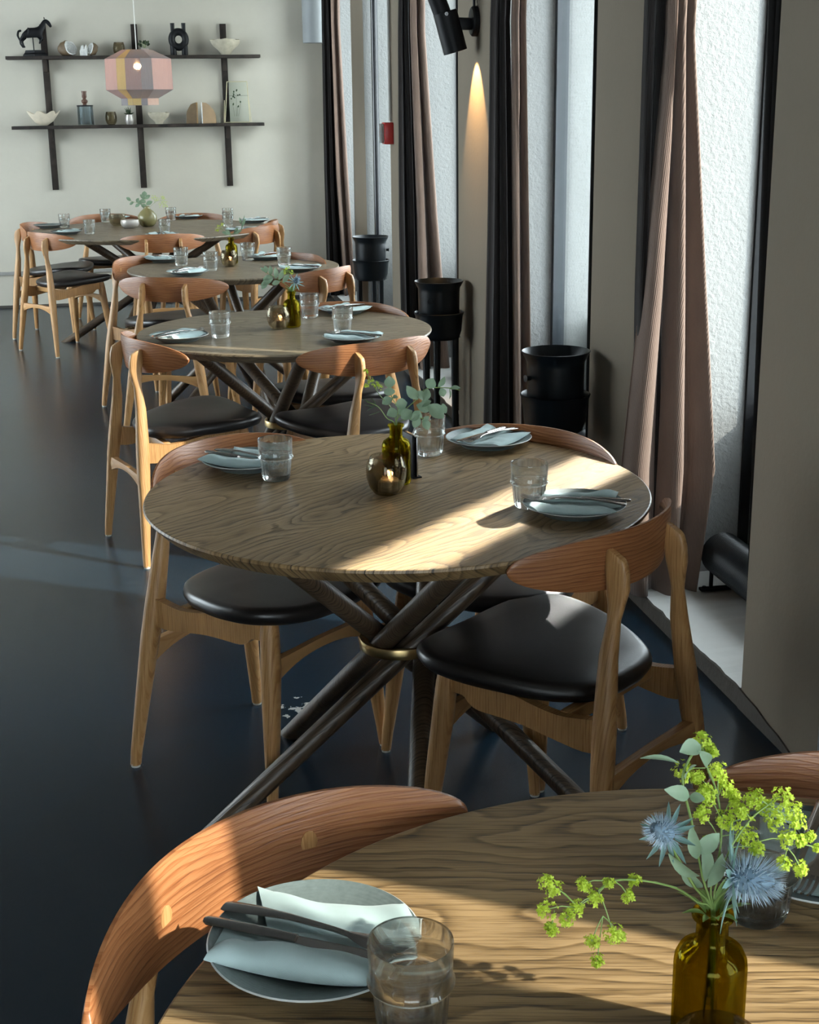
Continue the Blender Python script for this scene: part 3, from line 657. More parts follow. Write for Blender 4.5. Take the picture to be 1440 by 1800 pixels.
def holder_mesh():
    pr = [(0, .001), (.022, 0), (.027, .003), (.0365, .016), (.0425, .036), (.0432, .052), (.0405, .068), (.0350, .080), (.0335, .0825), (.0322, .0815), (.0335, .0785), (.0388, .067), (.0414, .052), (.0407, .037), (.0348, .018), (.0258, .0075), (0, .006)]
    return G().lathe([(max(r, .0002), z) for r, z in pr], 48)
def bottle_mesh():
    pr = [(0, .003), (.022, .0), (.0285, .002), (.031, .006), (.0315, .012), (.0315, .082), (.0308, .089), (.0275, .0965), (.0200, .1015), (.0155, .1045), (.0140, .109), (.0135, .124), (.0150, .1262), (.0178, .1285), (.0183, .1315), (.0172, .1335), (.0135, .1335), (.0118, .131), (.0115, .108), (.0145, .1015), (.0250, .0945), (.0290, .086), (.0297, .012), (.026, .007), (0, .006)]
    return G().lathe([(max(r, .0002), z) for r, z in pr], 56)
def inst(o, loc, rz, label, group=None):
    c = o.copy(); C.objects.link(c); c.location = loc; c.rotation_euler = (0, 0, rz); c['label'] = label
    return c
_plate = plate_mesh().build('dinner_plate', M['plate'], smooth=50); tag(_plate, '', 'plate', 'sage grey plates')
_plate.data.materials.append(simple('pale_glaze_rim', (.46, .48, .46), .35))
for p_ in _plate.data.polygons:
    if p_.center.xy.length > .1015: p_.material_index = 1
_naps = [napkin_mesh(k).build('napkin', M['linen'], smooth=60) for k in (1, 5)]
for n_ in _naps: tag(n_, '', 'napkin', 'folded sage napkins')
_fork = fork_mesh().build('fork', M['tsteel'], smooth=60); tag(_fork, '', 'fork', 'forks on the plates')
_knife = knife_mesh().build('knife', M['tsteel'], smooth=40); tag(_knife, '', 'knife', 'knives on the plates')
_glass = tumbler_mesh().build('tumbler', M['glass'], smooth=40); tag(_glass, '', 'glass', 'water tumblers')
_used = {}
def first(o, loc, rz, label):
    if o.name not in _used: _used[o.name] = 1; o.location = loc; o.rotation_euler = (0, 0, rz); o['label'] = label; return o
    return inst(o, loc, rz, label)
def setting(px, py, tname, where, cut=True, nap=0, rot=None, dz=.02, extra=0):
    p = at(px, py, z=TH+dz); c = TB[tname]; rz = math.atan2(c[1]-p.y, c[0]-p.x) if rot is None else math.radians(rot)
    first(_plate, (p.x, p.y, TH+E_), rz, 'sage grey stoneware plate '+where)
    if nap is not None:
        first(_naps[nap % 2], (p.x, p.y, TH+E_), rz+.12, 'folded sage linen napkin on the plate '+where)
        first(_fork, (p.x-.006*math.sin(rz), p.y+.006*math.cos(rz), TH), rz-.10, 'steel fork on the napkin '+where)
        first(_knife, (p.x+.016*math.sin(rz), p.y-.016*math.cos(rz), TH-.001), rz-.03, 'steel table knife on the napkin '+where)
def tumbler(px, py, where): # px,py: centre of the base
    p = at(px, py, z=TH+.002); first(_glass, (p.x, p.y, TH+E_), random.random()*6, 'clear ribbed water tumbler '+where)
setting(553, 1648, 'T1', 'in the left foreground', rot=-29)
setting(1440, 1500, 'T1', 'at the right edge of the foreground table', nap=1, rot=-125)
setting(435, 806, 'T2', 'at the left of the second table', nap=1)
setting(859, 768, 'T2', 'at the far right of the second table', rot=-140)
setting(1010, 884, 'T2', 'at the right of the second table', nap=1, rot=158)
setting(315, 588, 'T3', 'at the near left of the third table', rot=38)
setting(606, 541, 'T3', 'at the far right of the third table', nap=1, rot=-150)
setting(620, 590, 'T3', 'at the near right of the third table', rot=140)
setting(290, 453, 'T4', 'at the far left of the fourth table', nap=1)
setting(330, 476, 'T4', 'at the near left of the fourth table')
setting(468, 449, 'T4', 'at the far right of the fourth table', nap=1)
setting(527, 469, 'T4', 'at the near right of the fourth table')
setting(86, 395, 'T5', 'at the left end of the large far table', nap=None)
setting(117, 406, 'T5', 'at the near left of the large far table')
setting(285, 411, 'T5', 'at the front of the large far table', nap=1)
setting(331, 379, 'T5', 'at the back of the large far table', nap=1)
setting(203, 381, 'T5', 'at the back left of the large far table')
setting(424, 402, 'T5', 'at the near right of the large far table')
setting(447, 386, 'T5', 'at the right end of the large far table', nap=1)
for a in ((724, 1808, 'in the left foreground'), (1330, 1606, 'behind the thistle in the foreground'), (486, 841, 'at the left of the second table'), (755, 797, 'beside the eucalyptus on the second table'),
          (930, 888, 'in the sun stripe on the second table'), (388, 592, 'at the left of the third table'), (545, 557, 'right of the bottle on the third table'), (603, 583, 'behind the near right plate of the third table'),
          (319, 466, 'at the far left of the fourth table'), (371, 475, 'left of the candle on the fourth table'), (436, 457, 'right of the bottle on the fourth table'), (500, 466, 'at the near right of the fourth table'),
          (114, 400, 'at the far left of the large table'), (158, 411, 'at the front left of the large table'), (186, 390, 'at the back left of the large table'), (290, 410, 'in the middle front of the large table'),
          (301, 387, 'right of the round vase on the large table'), (401, 389, 'at the back right of the large table'), (401, 397, 'at the right of the large table')): tumbler(*a)
def holder(p, label, lit, rz=0):
    t = tag(holder_mesh().build('candle_holder', M['smoke'], smooth=50, loc=(p.x, p.y, TH+E_)), label, 'candle holder', 'smoky glass candle holders')
    if lit is not None:
        k = thing('tealight', 'small lit tealight in the ' + lit, 'candle', (p.x+.006, p.y-.002, TH+.0075), 0, 'lit tealights')
        G().lathe([(0, 0), (.0185, 0), (.019, .001), (.019, .0255), (.0182, .0255), (.0182, .021)], 28).build('cup', M['tin'], k, 50)
        G().lathe([(0.0002, .0235), (.008, .0215), (.018, .0215), (.018, .010)], 28).build('wax', M['wax'], k, 50)
        G().lathe([(.0003, .024), (.0018, .026), (.0030, .031), (.0024, .037), (.0003, .046)], 12).build('flame', M['flame'], k, 60)
        l = bpy.data.lights.new('candle_light', 'POINT'); l.energy = .05; l.color = (1, .5, .2); l.shadow_soft_size = .004
        o = bpy.data.objects.new('candle_light', l); C.objects.link(o); o.location = (p.x+.006, p.y-.002, TH+.046)
    return t
holder(at(1262, 1822, z=TH+.082), 'smoky glass candle holder at the bottom right corner', None)
holder(at(680, 866, z=TH+.002), 'bubbled amber glass candle holder on the second table', 'holder on the second table')
holder(at(490, 577, z=TH+.002), 'smoky glass candle holder on the third table', 'holder on the third table')
holder(at(403, 468, z=TH+.002), 'smoky glass candle holder on the fourth table', 'holder on the fourth table')
def bottle(p, label):
    t = tag(bottle_mesh().build('bottle_vase', M['olive'], smooth=40, loc=(p.x, p.y, TH+E_)), label, 'vase', 'olive glass bottle vases'); return Vector((p.x, p.y, TH))
B1 = bottle(at(1254, 1604, z=TH+.133), 'olive glass bottle vase in the foreground')
B2 = bottle(at(696, 746, z=TH+.133), 'olive glass bottle vase behind the candle on the second table')
B3 = bottle(at(512, 512, z=TH+.133), 'olive glass bottle vase on the third table')
B4 = bottle(at(406, 418, z=TH+.133), 'olive glass bottle vase on the fourth table')
# the reflective card holder leaning behind the bottle on the second table
p = at(722, 835, z=TH)
ch_ = thing('card_holder', 'slim dark metal card holder standing right of the bottle on the second table', 'stand', (p.x, p.y, TH+E_), .25)
G().box((-.011, -.035, 0), (-.006, .035, .098), .001).box((-.011, -.035, 0), (.012, .035, .003), .0008).build('plate', M['black'], ch_)
G().box((.0, -.034, .003), (.0035, .034, .092), .001).build('card', M['steel'], ch_)

# large far table: round vase, bowls
p = at(260, 398, z=TH)
G_ = G().lathe([(.0, 0), (.035, 0), (.052, .014), (.066, .045), (.063, .075), (.045, .100), (.024, .118), (.017, .128), (.019, .136), (.013, .135), (.012, .12), (0, .11)], 36)
tag(G_.build('round_vase', M['olivecer'], smooth=60, loc=(p.x, p.y, TH+E_)), 'olive glazed round vase on the large far table', 'vase'); B5 = Vector((p.x, p.y, TH))
p = at(207, 397, z=TH); G_ = G().lathe([(0, 0), (.03, 0), (.05, .02), (.058, .05), (.054, .08), (.051, .08), (.054, .05), (.046, .022), (0, .006)], 32)
tag(G_.build('amber_bowl', M['smoke'], smooth=60, loc=(p.x, p.y, TH+E_)), 'dark amber glass bowl left of the vase on the large table', 'bowl')
p = at(229, 401, z=TH); G_ = G().lathe([(0, 0), (.035, 0), (.055, .015), (.063, .035), (.060, .055), (.057, .055), (.059, .035), (.05, .018), (0, .006)], 32)
tag(G_.build('silver_bowl', M['silver'], smooth=60, loc=(p.x, p.y, TH+E_)), 'silver glazed tealight bowl glowing on the large table', 'bowl')
k = thing('tealight', 'tealight glowing inside the silver bowl on the large table', 'candle', (p.x, p.y, TH+.0085))
G().lathe([(0, 0), (.019, 0), (.019, .018), (0, .016)], 20).build('cup', M['wax'], k, 50); G().lathe([(.0003, .018), (.003, .026), (.0003, .042)], 10).build('flame', M['flame'], k, 60)

# ---------------------------------------------------------------- plants
def leaf_obj(g, base, tip, wid, nrm, fold=.25, curl=.1, n=6, shape=1.0):
    base, tip = Vector(base), Vector(tip); a = tip-base; L = a.length; a.normalize(); b = a.cross(Vector(nrm)).normalized(); c = b.cross(a); R_ = []
    V = []; F = []
    for i in range(n+1):
        s = i/n; w_ = wid*max(.03, math.sin(PI*s**shape))**.75; mid = base+a*L*s+c*(curl*L*math.sin(PI*s))
        V += [mid-b*w_+c*w_*fold, mid-b*w_*.5+c*w_*fold*.3, mid, mid+b*w_*.5+c*w_*fold*.3, mid+b*w_+c*w_*fold]
    for i in range(n):
        for j in range(4): q = i*5+j; F.append((q, q+1, q+6, q+5))
    g.add(V, F); return g
def leafpart(parent, base, tip, wid, nrm, mat=None, **k):
    return leaf_obj(G(), base, tip, wid, nrm, **k).build('leaf', mat or M['euc'], parent, 0)
def rel(o, px, py, dy=0.0):
    """point measured at a pixel on the plane dy behind the vase o, relative to the vase"""
    return at(px, py, Y=o.y+dy) - o
def sm(o):
    for p_ in o.data.polygons: p_.use_smooth = True
    return o
def sprig(B, label, stem, leaves, mat=None, cat='sprig', r=.0011, dys=.0, group=None):
    """stem: pixel points (x, y, dy); leaves: (bx, by, tx, ty, width px, normal, dy0, dy1)"""
    t = thing('eucalyptus_sprig', label, cat, B, 0, group); neck = Vector((0, 0, .03))
    P = [Vector((.004, 0, .02)), Vector((0, 0, .126))]+[rel(B, *s) for s in stem]
    G().tube(spline(P, 4), r, 6).build('stem', M['stem'], t, 60)
    k = (B-EYE).dot(CF)/FPX
    for bx, by, tx, ty, wd, nr, d0, d1 in leaves:
        sm(leafpart(t, rel(B, bx, by, d0), rel(B, tx, ty, d1), wd*k*.5, nr, mat))
    return t
def florets(g, c, rad, n, rr, sz=.0022):
    for _ in range(n):
        d = Vector((rr.gauss(0, 1), rr.gauss(0, 1), rr.gauss(0, 1))).normalized(); q = c+d*rad*rr.uniform(.4, 1); d = (d+Vector((rr.uniform(-.5, .5), rr.uniform(-.5, .5), .6))).normalized()
        a = d.orthogonal().normalized(); b = d.cross(a); w_ = sz*rr.uniform(.7, 1.3)
        for s in range(4):
            e = s*PI/2+rr.uniform(-.2, .2); u = a*math.cos(e)+b*math.sin(e); v = a*math.cos(e+PI/2)+b*math.sin(e+PI/2)
            g.add([q, q+u*w_*.6-v*w_*.45+d*w_*.35, q+u*w_*1.25+d*w_*.55, q+u*w_*.6+v*w_*.45+d*w_*.35], [(0, 1, 2, 3)])
def mantle(B, label, main, twigs, seed, dens=22, sz=.0022):
    """lady's-mantle-like spray: main stem pixels, twigs: (from px,py,dy, to px,py,dy, cluster radius px)"""
    rr = random.Random(seed); t = thing('flower_spray', label, 'flower', B); k = (B-EYE).dot(CF)/FPX
    P = [Vector((-.003, .002, .025)), Vector((0, 0, .128))]+[rel(B, *s) for s in main]
    g = G().tube(spline(P, 4), .0009, 6)
    for a, b, rad in twigs: g.tube([rel(B, *a), (rel(B, *a)+rel(B, *b))/2+Vector((0, 0, .002)), rel(B, *b)], .0005, 5)
    g.build('stem', M['stem'], t, 60)
    for a, b, rad in twigs:
        c = rel(B, *b); q = G(); florets(q, c, rad*k*1.2, int(dens*1.9), rr, sz*.80); q.build('flower_cluster', M['floret'], t, 0)
    return t
def thistle(B, label, path, c, r_px, axis, seed, spines=260, bracts=12, blen=1.9):
    rr = random.Random(seed); t = thing('thistle_flower', label, 'flower', B); k = (B-EYE).dot(CF)/FPX; R_ = r_px*k; ax = Vector(axis).normalized(); ce = rel(B, *c)
    P = [Vector((.003, -.002, .03)), Vector((.001, 0, .128))]+[rel(B, *s) for s in path]+[ce-ax*R_*.6]
    G().tube(spline(P, 4), .0013, 6).build('stem', M['stem'], t, 60)
    a = ax.orthogonal().normalized(); b = ax.cross(a)
    G().rings([[ce+ax*h*R_+(a*math.cos(2*PI*q/14)+b*math.sin(2*PI*q/14))*w_*R_ for q in range(14)] for h, w_ in ((-.7, .05), (-.6, .32), (-.2, .52), (.25, .52), (.65, .36), (.9, .05))], False).build('flower_head', M['thistle'], t, 60)
    g = G()
    for _ in range(spines):
        h = rr.uniform(-.65, .95); e = rr.uniform(0, 2*PI); w_ = .5*math.sqrt(max(0, 1-h*h*.9)); o_ = (a*math.cos(e)+b*math.sin(e)); p0 = ce+ax*h*R_+o_*w_*R_
        d = (o_*(1.0-.5*abs(h))+ax*(h*.9+.15)+Vector((rr.uniform(-.15, .15),)*3)).normalized(); L = R_*rr.uniform(.30, .55); s_ = d.orthogonal().normalized()*R_*.022; s2 = d.cross(s_)
        g.add([p0+s_, p0-s_*.5+s2, p0-s_*.5-s2, p0+d*L], [(0, 1, 3), (1, 2, 3), (2, 0, 3)])
    sp = g.build('spines', M['spine'], t, 0); sp['kind'] = 'stuff'
    for q in range(bracts):
        e = 2*PI*q/bracts+rr.uniform(-.1, .1); o_ = a*math.cos(e)+b*math.sin(e); base = ce-ax*R_*.55+o_*R_*.25; tip = base+(o_*1.0+ax*rr.uniform(-.25, .25)).normalized()*R_*blen*rr.uniform(.7, 1.05)
        sm(leaf_obj(G(), base, tip, R_*.15, ax, fold=.5, curl=-.04, shape=.62).build('bract', M['bract'], t, 0))
    return t
# foreground arrangement
mantle(B1, 'lime green flower spray drooping left of the foreground bottle', [(1225, 1585, 0), (1190, 1562, .0), (1130, 1548, -.01), (1080, 1548, -.02), (1052, 1565, -.02)],
  [((1190, 1560, 0), (1116, 1548, -.01), 9), ((1080, 1548, -.02), (1105, 1575, -.02), 9), ((1080, 1548, -.02), (1070, 1552, -.02), 8), ((1080, 1548, -.02), (1045, 1578, -.02), 12), ((1045, 1575, -.02), (1012, 1595, -.03), 13), ((1045, 1575, -.02), (995, 1615, -.03), 12), ((1012, 1595, -.03), (962, 1598, -.04), 14), ((1012, 1590, -.03), (975, 1560, -.04), 12), ((975, 1600, -.04), (970, 1632, -.04), 9),
   ((1060, 1548, -.02), (1025, 1555, -.02), 10), ((1052, 1565, -.02), (1078, 1640, -.03), 15), ((1060, 1610, -.02), (1040, 1655, -.03), 11), ((1060, 1610, -.02), (1050, 1688, -.03), 9), ((1060, 1610, -.02), (1090, 1645, -.02), 8), ((1012, 1590, -.03), (960, 1550, -.04), 10)], 11, 26, .0024)
mantle(B1, 'lime green flower spray rising behind the foreground thistles', [(1250, 1560, 0), (1268, 1480, .01), (1262, 1400, .02), (1240, 1340, .02), (1232, 1300, .02)],
  [((1240, 1340, .02), (1235, 1300, .02), 13), ((1240, 1340, .02), (1250, 1318, .02), 10), ((1240, 1350, .02), (1200, 1358, .02), 17), ((1262, 1400, .02), (1225, 1365, .02), 11), ((1262, 1400, .02), (1262, 1355, .03), 15), ((1262, 1400, .02), (1275, 1380, .03), 17), ((1262, 1400, .02), (1240, 1390, .01), 14),
   ((1268, 1440, .01), (1245, 1400, .01), 13), ((1268, 1440, .01), (1290, 1400, .02), 12), ((1268, 1460, .01), (1300, 1440, .01), 24), ((1268, 1460, .01), (1272, 1440, .01), 14), ((1268, 1470, .01), (1312, 1470, .01), 17), ((1268, 1480, .01), (1245, 1480, .01), 9), ((1268, 1480, .01), (1235, 1430, .0), 11)], 12, 34, .0024)
mantle(B1, 'lime green flower spray reaching right from the foreground bottle', [(1258, 1560, 0), (1285, 1490, .0), (1320, 1440, .0), (1350, 1415, .0)],
  [((1320, 1440, 0), (1302, 1423, .0), 13), ((1350, 1415, 0), (1325, 1402, .0), 15), ((1350, 1415, 0), (1345, 1415, .01), 14), ((1350, 1415, 0), (1375, 1400, .0), 16), ((1350, 1415, 0), (1395, 1425, .0), 17), ((1350, 1420, 0), (1360, 1440, .0), 17), ((1350, 1420, 0), (1402, 1445, .0), 14), ((1285, 1490, 0), (1330, 1492, .0), 11), ((1330, 1480, 0), (1385, 1475, .0), 14), ((1385, 1475, 0), (1408, 1478, .0), 9),
   ((1385, 1480, 0), (1425, 1470, .0), 7), ((1385, 1490, 0), (1378, 1518, .0), 11), ((1385, 1490, 0), (1408, 1527, .0), 11), ((1385, 1485, 0), (1437, 1490, .0), 6)], 13, 34, .0024)
sprig(B1, 'eucalyptus sprig with round leaves rising from the foreground bottle', [(1235, 1540, 0), (1215, 1440, .0), (1200, 1365, .0), (1228, 1310, .01)],
  [(1212, 1400, 1168, 1388, 26, (0, -1, .6), 0, -.01), (1212, 1400, 1240, 1405, 18, (0, -1, .5), 0, -.01), (1205, 1370, 1225, 1345, 18, (0, -.3, 1), 0, -.01), (1232, 1310, 1195, 1322, 30, (0, -1, .9), .01, 0), (1195, 1342, 1125, 1333, 12, (0, -.4, 1), 0, .0), (1228, 1320, 1245, 1345, 22, (.5, -1, 0), 0, .02),
   (1225, 1510, 1215, 1450, 22, (-.4, -1, .2), 0, -.01), (1230, 1540, 1175, 1500, 22, (-.6, -.7, .3), 0, -.02), (1240, 1550, 1235, 1480, 26, (.3, -1, .2), 0, 0), (1245, 1560, 1270, 1500, 26, (.1, -1, .4), 0, 0), (1222, 1500, 1265, 1465, 30, (0, -1, .5), 0, .0), (1235, 1560, 1195, 1520, 24, (-.5, -1, 0), .01, 0)])
thistle(B1, 'blue green thistle on the left side of the foreground bouquet', [(1222, 1560, 0), (1195, 1515, 0), (1182, 1492, -.005)], (1166, 1462, -.01), 34, (-.55, -.35, .45), 21, 420, 12, 1.5)
thistle(B1, 'large blue thistle on the right side of the foreground bouquet', [(1262, 1580, -.005), (1282, 1560, -.01)], (1316, 1545, -.02), 48, (.85, -.45, .05), 22, 620, 15, 1.75)
def ruff(B, label, seed):
    rr = random.Random(seed); t = thing('leaf_ruff', label, 'leaves', B)
    for q in range(13):
        e = 2*PI*q/13+rr.uniform(-.2, .2); o_ = Vector((math.cos(e), math.sin(e), 0)); sm(leaf_obj(G(), o_*.006+Vector((0, 0, .131)), o_*rr.uniform(.020, .032)+Vector((0, 0, .131+rr.uniform(.004, .024))), .0035, (0, 0, 1), fold=.5, shape=.7).build('leaf', M['stem'], t, 0))
    G().tube([(0, 0, .05), (0, 0, .132)], .002, 6).build('stem', M['stem'], t, 60)
ruff(B1, 'fresh green leaflets at the neck of the foreground bottle', 5)
ruff(B3, 'fresh green leaflets at the neck of the third table bottle', 6)
# second table: eucalyptus
sprig(B2, 'eucalyptus sprig leaning right over the tumbler on the second table', [(705, 728, 0), (735, 700, .01), (750, 683, .01), (790, 682, .01), (808, 686, .01)],
  [(752, 683, 762, 665, 20, (0, -1, .4), .01, .01), (770, 680, 782, 662, 12, (.4, -1, 0), .01, .01), (775, 682, 780, 697, 14, (0, -1, .2), .01, .01), (790, 684, 810, 682, 10, (0, -.7, 1), .01, .01), (790, 684, 790, 702, 6, (1, -1, 0), .01, .01), (748, 700, 728, 690, 16, (0, -1, .5), .01, 0),
   (735, 702, 715, 678, 18, (-.3, -1, .1), .0, 0), (745, 705, 752, 683, 16, (.3, -1, .3), 0, .01), (755, 722, 732, 712, 20, (0, -1, .6), 0, 0), (752, 712, 780, 735, 26, (0, -1, .5), 0, -.01), (775, 720, 786, 716, 18, (.2, -1, .3), 0, .0), (740, 715, 758, 705, 18, (0, -.6, 1), .0, .0), (728, 735, 738, 722, 20, (.4, -1, .3), 0, 0)])
sprig(B2, 'eucalyptus sprig with paired round leaves above the second table bottle', [(700, 720, 0), (690, 700, 0), (684, 680, 0), (686, 668, 0)],
  [(685, 682, 684, 661, 20, (0, -1, .3), 0, 0), (684, 680, 684, 696, 20, (0, -1, -.1), 0, 0), (690, 700, 672, 710, 16, (-.3, -1, .5), 0, 0), (690, 700, 700, 698, 12, (0, -.4, 1), 0, 0), (695, 712, 716, 708, 20, (0, -1, .3), 0, 0), (698, 722, 680, 730, 18, (-.4, -1, .2), 0, -.01), (702, 730, 712, 715, 18, (.3, -1, .2), 0, 0), (705, 735, 725, 722, 20, (0, -1, .4), -.01, -.01)])
sprig(B2, 'eucalyptus twig drooping in front of the tumbler on the second table', [(712, 738, -.01), (735, 735, -.01), (745, 736, -.015)],
  [(735, 730, 728, 752, 16, (0, -1, 0), -.01, -.01), (745, 736, 753, 756, 15, (.1, -1, 0), -.01, -.015), (742, 740, 755, 732, 9, (.2, -1, .3), -.01, -.01), (720, 738, 738, 728, 14, (0, -1, .4), -.01, -.01)])
sprig(B2, 'thin dry brown twig with hair fine tips on the second table', [(680, 735, 0), (665, 715, 0), (645, 706, 0)],
  [(665, 715, 640, 712, 2, (0, -1, 0), 0, 0), (660, 712, 645, 722, 2, (0, -1, 0), 0, 0), (670, 722, 648, 730, 2, (0, -1, 0), 0, 0), (662, 712, 652, 698, 2, (0, -1, 0), 0, 0), (655, 709, 636, 700, 2, (0, -1, 0), 0, 0)], M['dkleaf'])
mantle(B2, 'small lime green spray on the left of the second table bottle', [(690, 720, 0), (668, 695, 0), (650, 665, 0), (642, 650, 0)], [((650, 665, 0), (643, 652, 0), 4), ((655, 675, 0), (652, 668, 0), 6), ((655, 675, 0), (660, 676, 0), 6), ((660, 680, 0), (666, 679, 0), 6), ((655, 675, 0), (645, 678, 0), 4)], 31, 12, .0024)
# third table
sprig(B3, 'eucalyptus sprig leaning left above the third table bottle', [(508, 505, 0), (490, 492, 0), (470, 480, 0), (462, 475, 0)],
  [(465, 477, 458, 470, 5, (0, -1, .3), 0, 0), (468, 480, 466, 467, 9, (0, -1, .2), 0, 0), (476, 484, 475, 467, 8, (0, -1, .2), 0, 0), (480, 486, 462, 492, 10, (0, -1, .5), 0, 0), (485, 490, 484, 470, 9, (.2, -1, .2), 0, 0), (490, 492, 498, 474, 9, (.2, -1, .2), 0, 0), (492, 495, 478, 500, 9, (0, -1, .4), 0, 0), (497, 497, 508, 482, 9, (0, -1, .2), 0, 0), (480, 490, 458, 502, 10, (0, -1, .3), 0, 0), (470, 495, 460, 508, 9, (0, -1, .3), 0, 0)])
thistle(B3, 'blue thistle above the third table bottle', [(514, 500, 0)], (521, 493, -.01), 9, (.3, -.6, .6), 23, 160, 10, 2.0)
mantle(B3, 'small green spray above the third table bottle', [(512, 500, 0), (508, 485, 0), (504, 474, 0)], [((508, 485, 0), (500, 478, 0), 4), ((508, 485, 0), (512, 478, 0), 4), ((508, 485, 0), (505, 470, 0), 4)], 32, 12, .003)
# fourth and fifth table
sprig(B4, 'small dark leaved sprig in the bottle on the fourth table', [(405, 412, 0), (415, 408, 0), (424, 407, 0)],
  [(410, 411, 424, 405, 8, (0, -1, .4), 0, 0), (405, 412, 396, 404, 7, (0, -1, .3), 0, 0), (412, 410, 418, 400, 6, (0, -1, .3), 0, 0), (402, 412, 390, 408, 6, (0, -1, .3), 0, 0), (424, 407, 430, 378, 3, (0, -1, .3), .0, 0), (424, 395, 421, 382, 4, (0, -1, .3), .0, 0), (425, 398, 432, 385, 4, (0, -1, .3), .0, 0)], M['euc'])
mantle(B4, 'pale small spray left of the fourth table bottle', [(400, 412, 0), (390, 402, 0), (384, 396, 0)], [((390, 402, 0), (385, 398, 0), 4), ((390, 402, 0), (382, 404, 0), 4), ((392, 404, 0), (390, 394, 0), 3)], 33, 10, .003)
sprig(B5, 'green foliage sprig leaning left in the round vase', [(258, 365, 0), (248, 358, 0), (235, 355, 0), (224, 350, 0)],
  [(230, 353, 222, 347, 6, (0, -1, .4), 0, 0), (235, 355, 228, 360, 5, (0, -1, .4), 0, 0), (240, 356, 244, 348, 6, (0, -1, .4), 0, 0), (246, 358, 238, 364, 6, (0, -1, .4), 0, 0), (250, 360, 240, 352, 6, (0, -1, .4), 0, 0)], M['euc'])
sprig(B5, 'green foliage sprig standing upright in the round vase', [(258, 362, 0), (255, 350, 0), (254, 342, 0)],
  [(254, 345, 254, 336, 9, (0, -1, .4), 0, 0), (255, 350, 246, 342, 7, (0, -1, .4), 0, 0), (255, 350, 264, 343, 7, (0, -1, .4), 0, 0), (256, 356, 246, 352, 8, (0, -1, .4), 0, 0), (257, 360, 268, 354, 8, (0, -1, .4), 0, 0), (258, 364, 248, 361, 8, (0, -1, .4), 0, 0)], M['euc'])
mantle(B5, 'airy pale green spray leaning right in the round vase', [(262, 365, 0), (272, 356, 0), (282, 352, 0)], [((272, 356, 0), (276, 350, 0), 5), ((282, 352, 0), (285, 346, 0), 5), ((282, 352, 0), (290, 354, 0), 6), ((280, 354, 0), (284, 360, 0), 5), ((282, 352, 0), (292, 362, 0), 4), ((272, 358, 0), (270, 346, 0), 4)], 34, 14, .0035)

# ---------------------------------------------------------------- wall shelf and its ornaments
su = thing('wall_shelf', 'dark wooden wall shelf with two long boards on three uprights', 'shelf', (0, FY, 0))
SZ = (1.903, 1.395); SD = .17
for z, x0, x1 in ((SZ[0], -.985, .925), (SZ[1], -.985, .935)): G().box((x0, -SD, z-.024), (x1, -.024, z), .002).build('shelf_board', M['shelf'], su)
for x in (-.704, -.024, .654):
    G().box((x-.024, -.026, .91), (x+.024, 0, 2.135), .002).build('upright', M['shelf'], su)
    for z in SZ: G().box((x-.015, -.10, z-.115), (x+.015, -.026, z-.024), .002).build('bracket', M['shelf'], su)
def on(px, lv, dy=.09):
    """spot on a shelf board (measured column px); returns location"""
    return Vector((at(px, 97 if lv == 0 else 217, Y=FY-dy).x, FY-dy, SZ[lv]+E_))
PX = 1/231.0
# horse statue
hs = thing('horse_statue', 'small black horse statue on a plinth at the left end of the top shelf', 'statue', on(62, 0))
G().hsec([(0, 0, 0, .092, .05), (0, 0, .012, .088, .047), (0, 0, .026, .075, .035), (0, 0, .044, .068, .032)], 4, 1).rings([[(0, 0, .0)]*3]*2, False).build('plinth', M['black'], hs, 0)
G().tube([(-.006, 0, .04), (-.008, 0, .135)], .004, 8).build('rod', M['black'], hs)
def skin(parent, name, pts, edges, mat, sub=2):
    me = bpy.data.meshes.new(name); me.from_pydata([p[:3] for p in pts], edges, []); me.materials.append(mat)
    o = bpy.data.objects.new(name, me); C.objects.link(o); o.parent = parent
    md = o.modifiers.new('skin', 'SKIN'); md.use_smooth_shade = True
    for i, p_ in enumerate(pts): me.skin_vertices[0].data[i].radius = (p_[3], p_[4] if len(p_) > 4 else p_[3])
    me.skin_vertices[0].data[0].use_root = True
    sb = o.modifiers.new('sub', 'SUBSURF'); sb.levels = sub; sb.render_levels = sub; return o
hp = [(-.01, 0, .165, .032, .036), (-.055, 0, .172, .036, .034), (.035, 0, .168, .034, .036), (.055, 0, .190, .026, .028), (.078, 0, .228, .017, .022), (.092, 0, .256, .015, .020), (.112, 0, .243, .014, .017), (.128, 0, .218, .011, .012), (.133, 0, .206, .009, .009),
      (-.068, .016, .140, .018, .022), (-.090, .018, .110, .009, .010), (-.082, .018, .078, .007, .007), (-.072, .018, .062, .008, .008),
      (-.070, -.016, .142, .018, .022), (-.098, -.018, .118, .009, .010), (-.100, -.018, .090, .007, .007), (-.080, -.018, .060, .007, .007),
      (.045, .014, .145, .015, .016), (.046, .014, .112, .008, .008), (.036, .014, .088, .006, .006), (.050, -.014, .145, .015, .016), (.066, -.015, .128, .008, .008), (.052, -.015, .105, .006, .006)]
he = [(0, 1), (0, 2), (2, 3), (3, 4), (4, 5), (5, 6), (6, 7), (7, 8), (1, 9), (9, 10), (10, 11), (11, 12), (1, 13), (13, 14), (14, 15), (15, 16), (2, 17), (17, 18), (18, 19), (2, 20), (20, 21), (21, 22)]
skin(hs, 'body', hp, he, M['black'])
skin(hs, 'tail', [(-.086, 0, .185, .009), (-.110, 0, .180, .009), (-.118, 0, .150, .009), (-.104, 0, .115, .006), (-.098, 0, .095, .003)], [(0, 1), (1, 2), (2, 3), (3, 4)], M['black'])
g = G()
for s in (-1, 1): g.tube([(.088, s*.009, .268), (.085, s*.011, .281)], [.005, .001], 6)
g.build('ears', M['black'], hs)
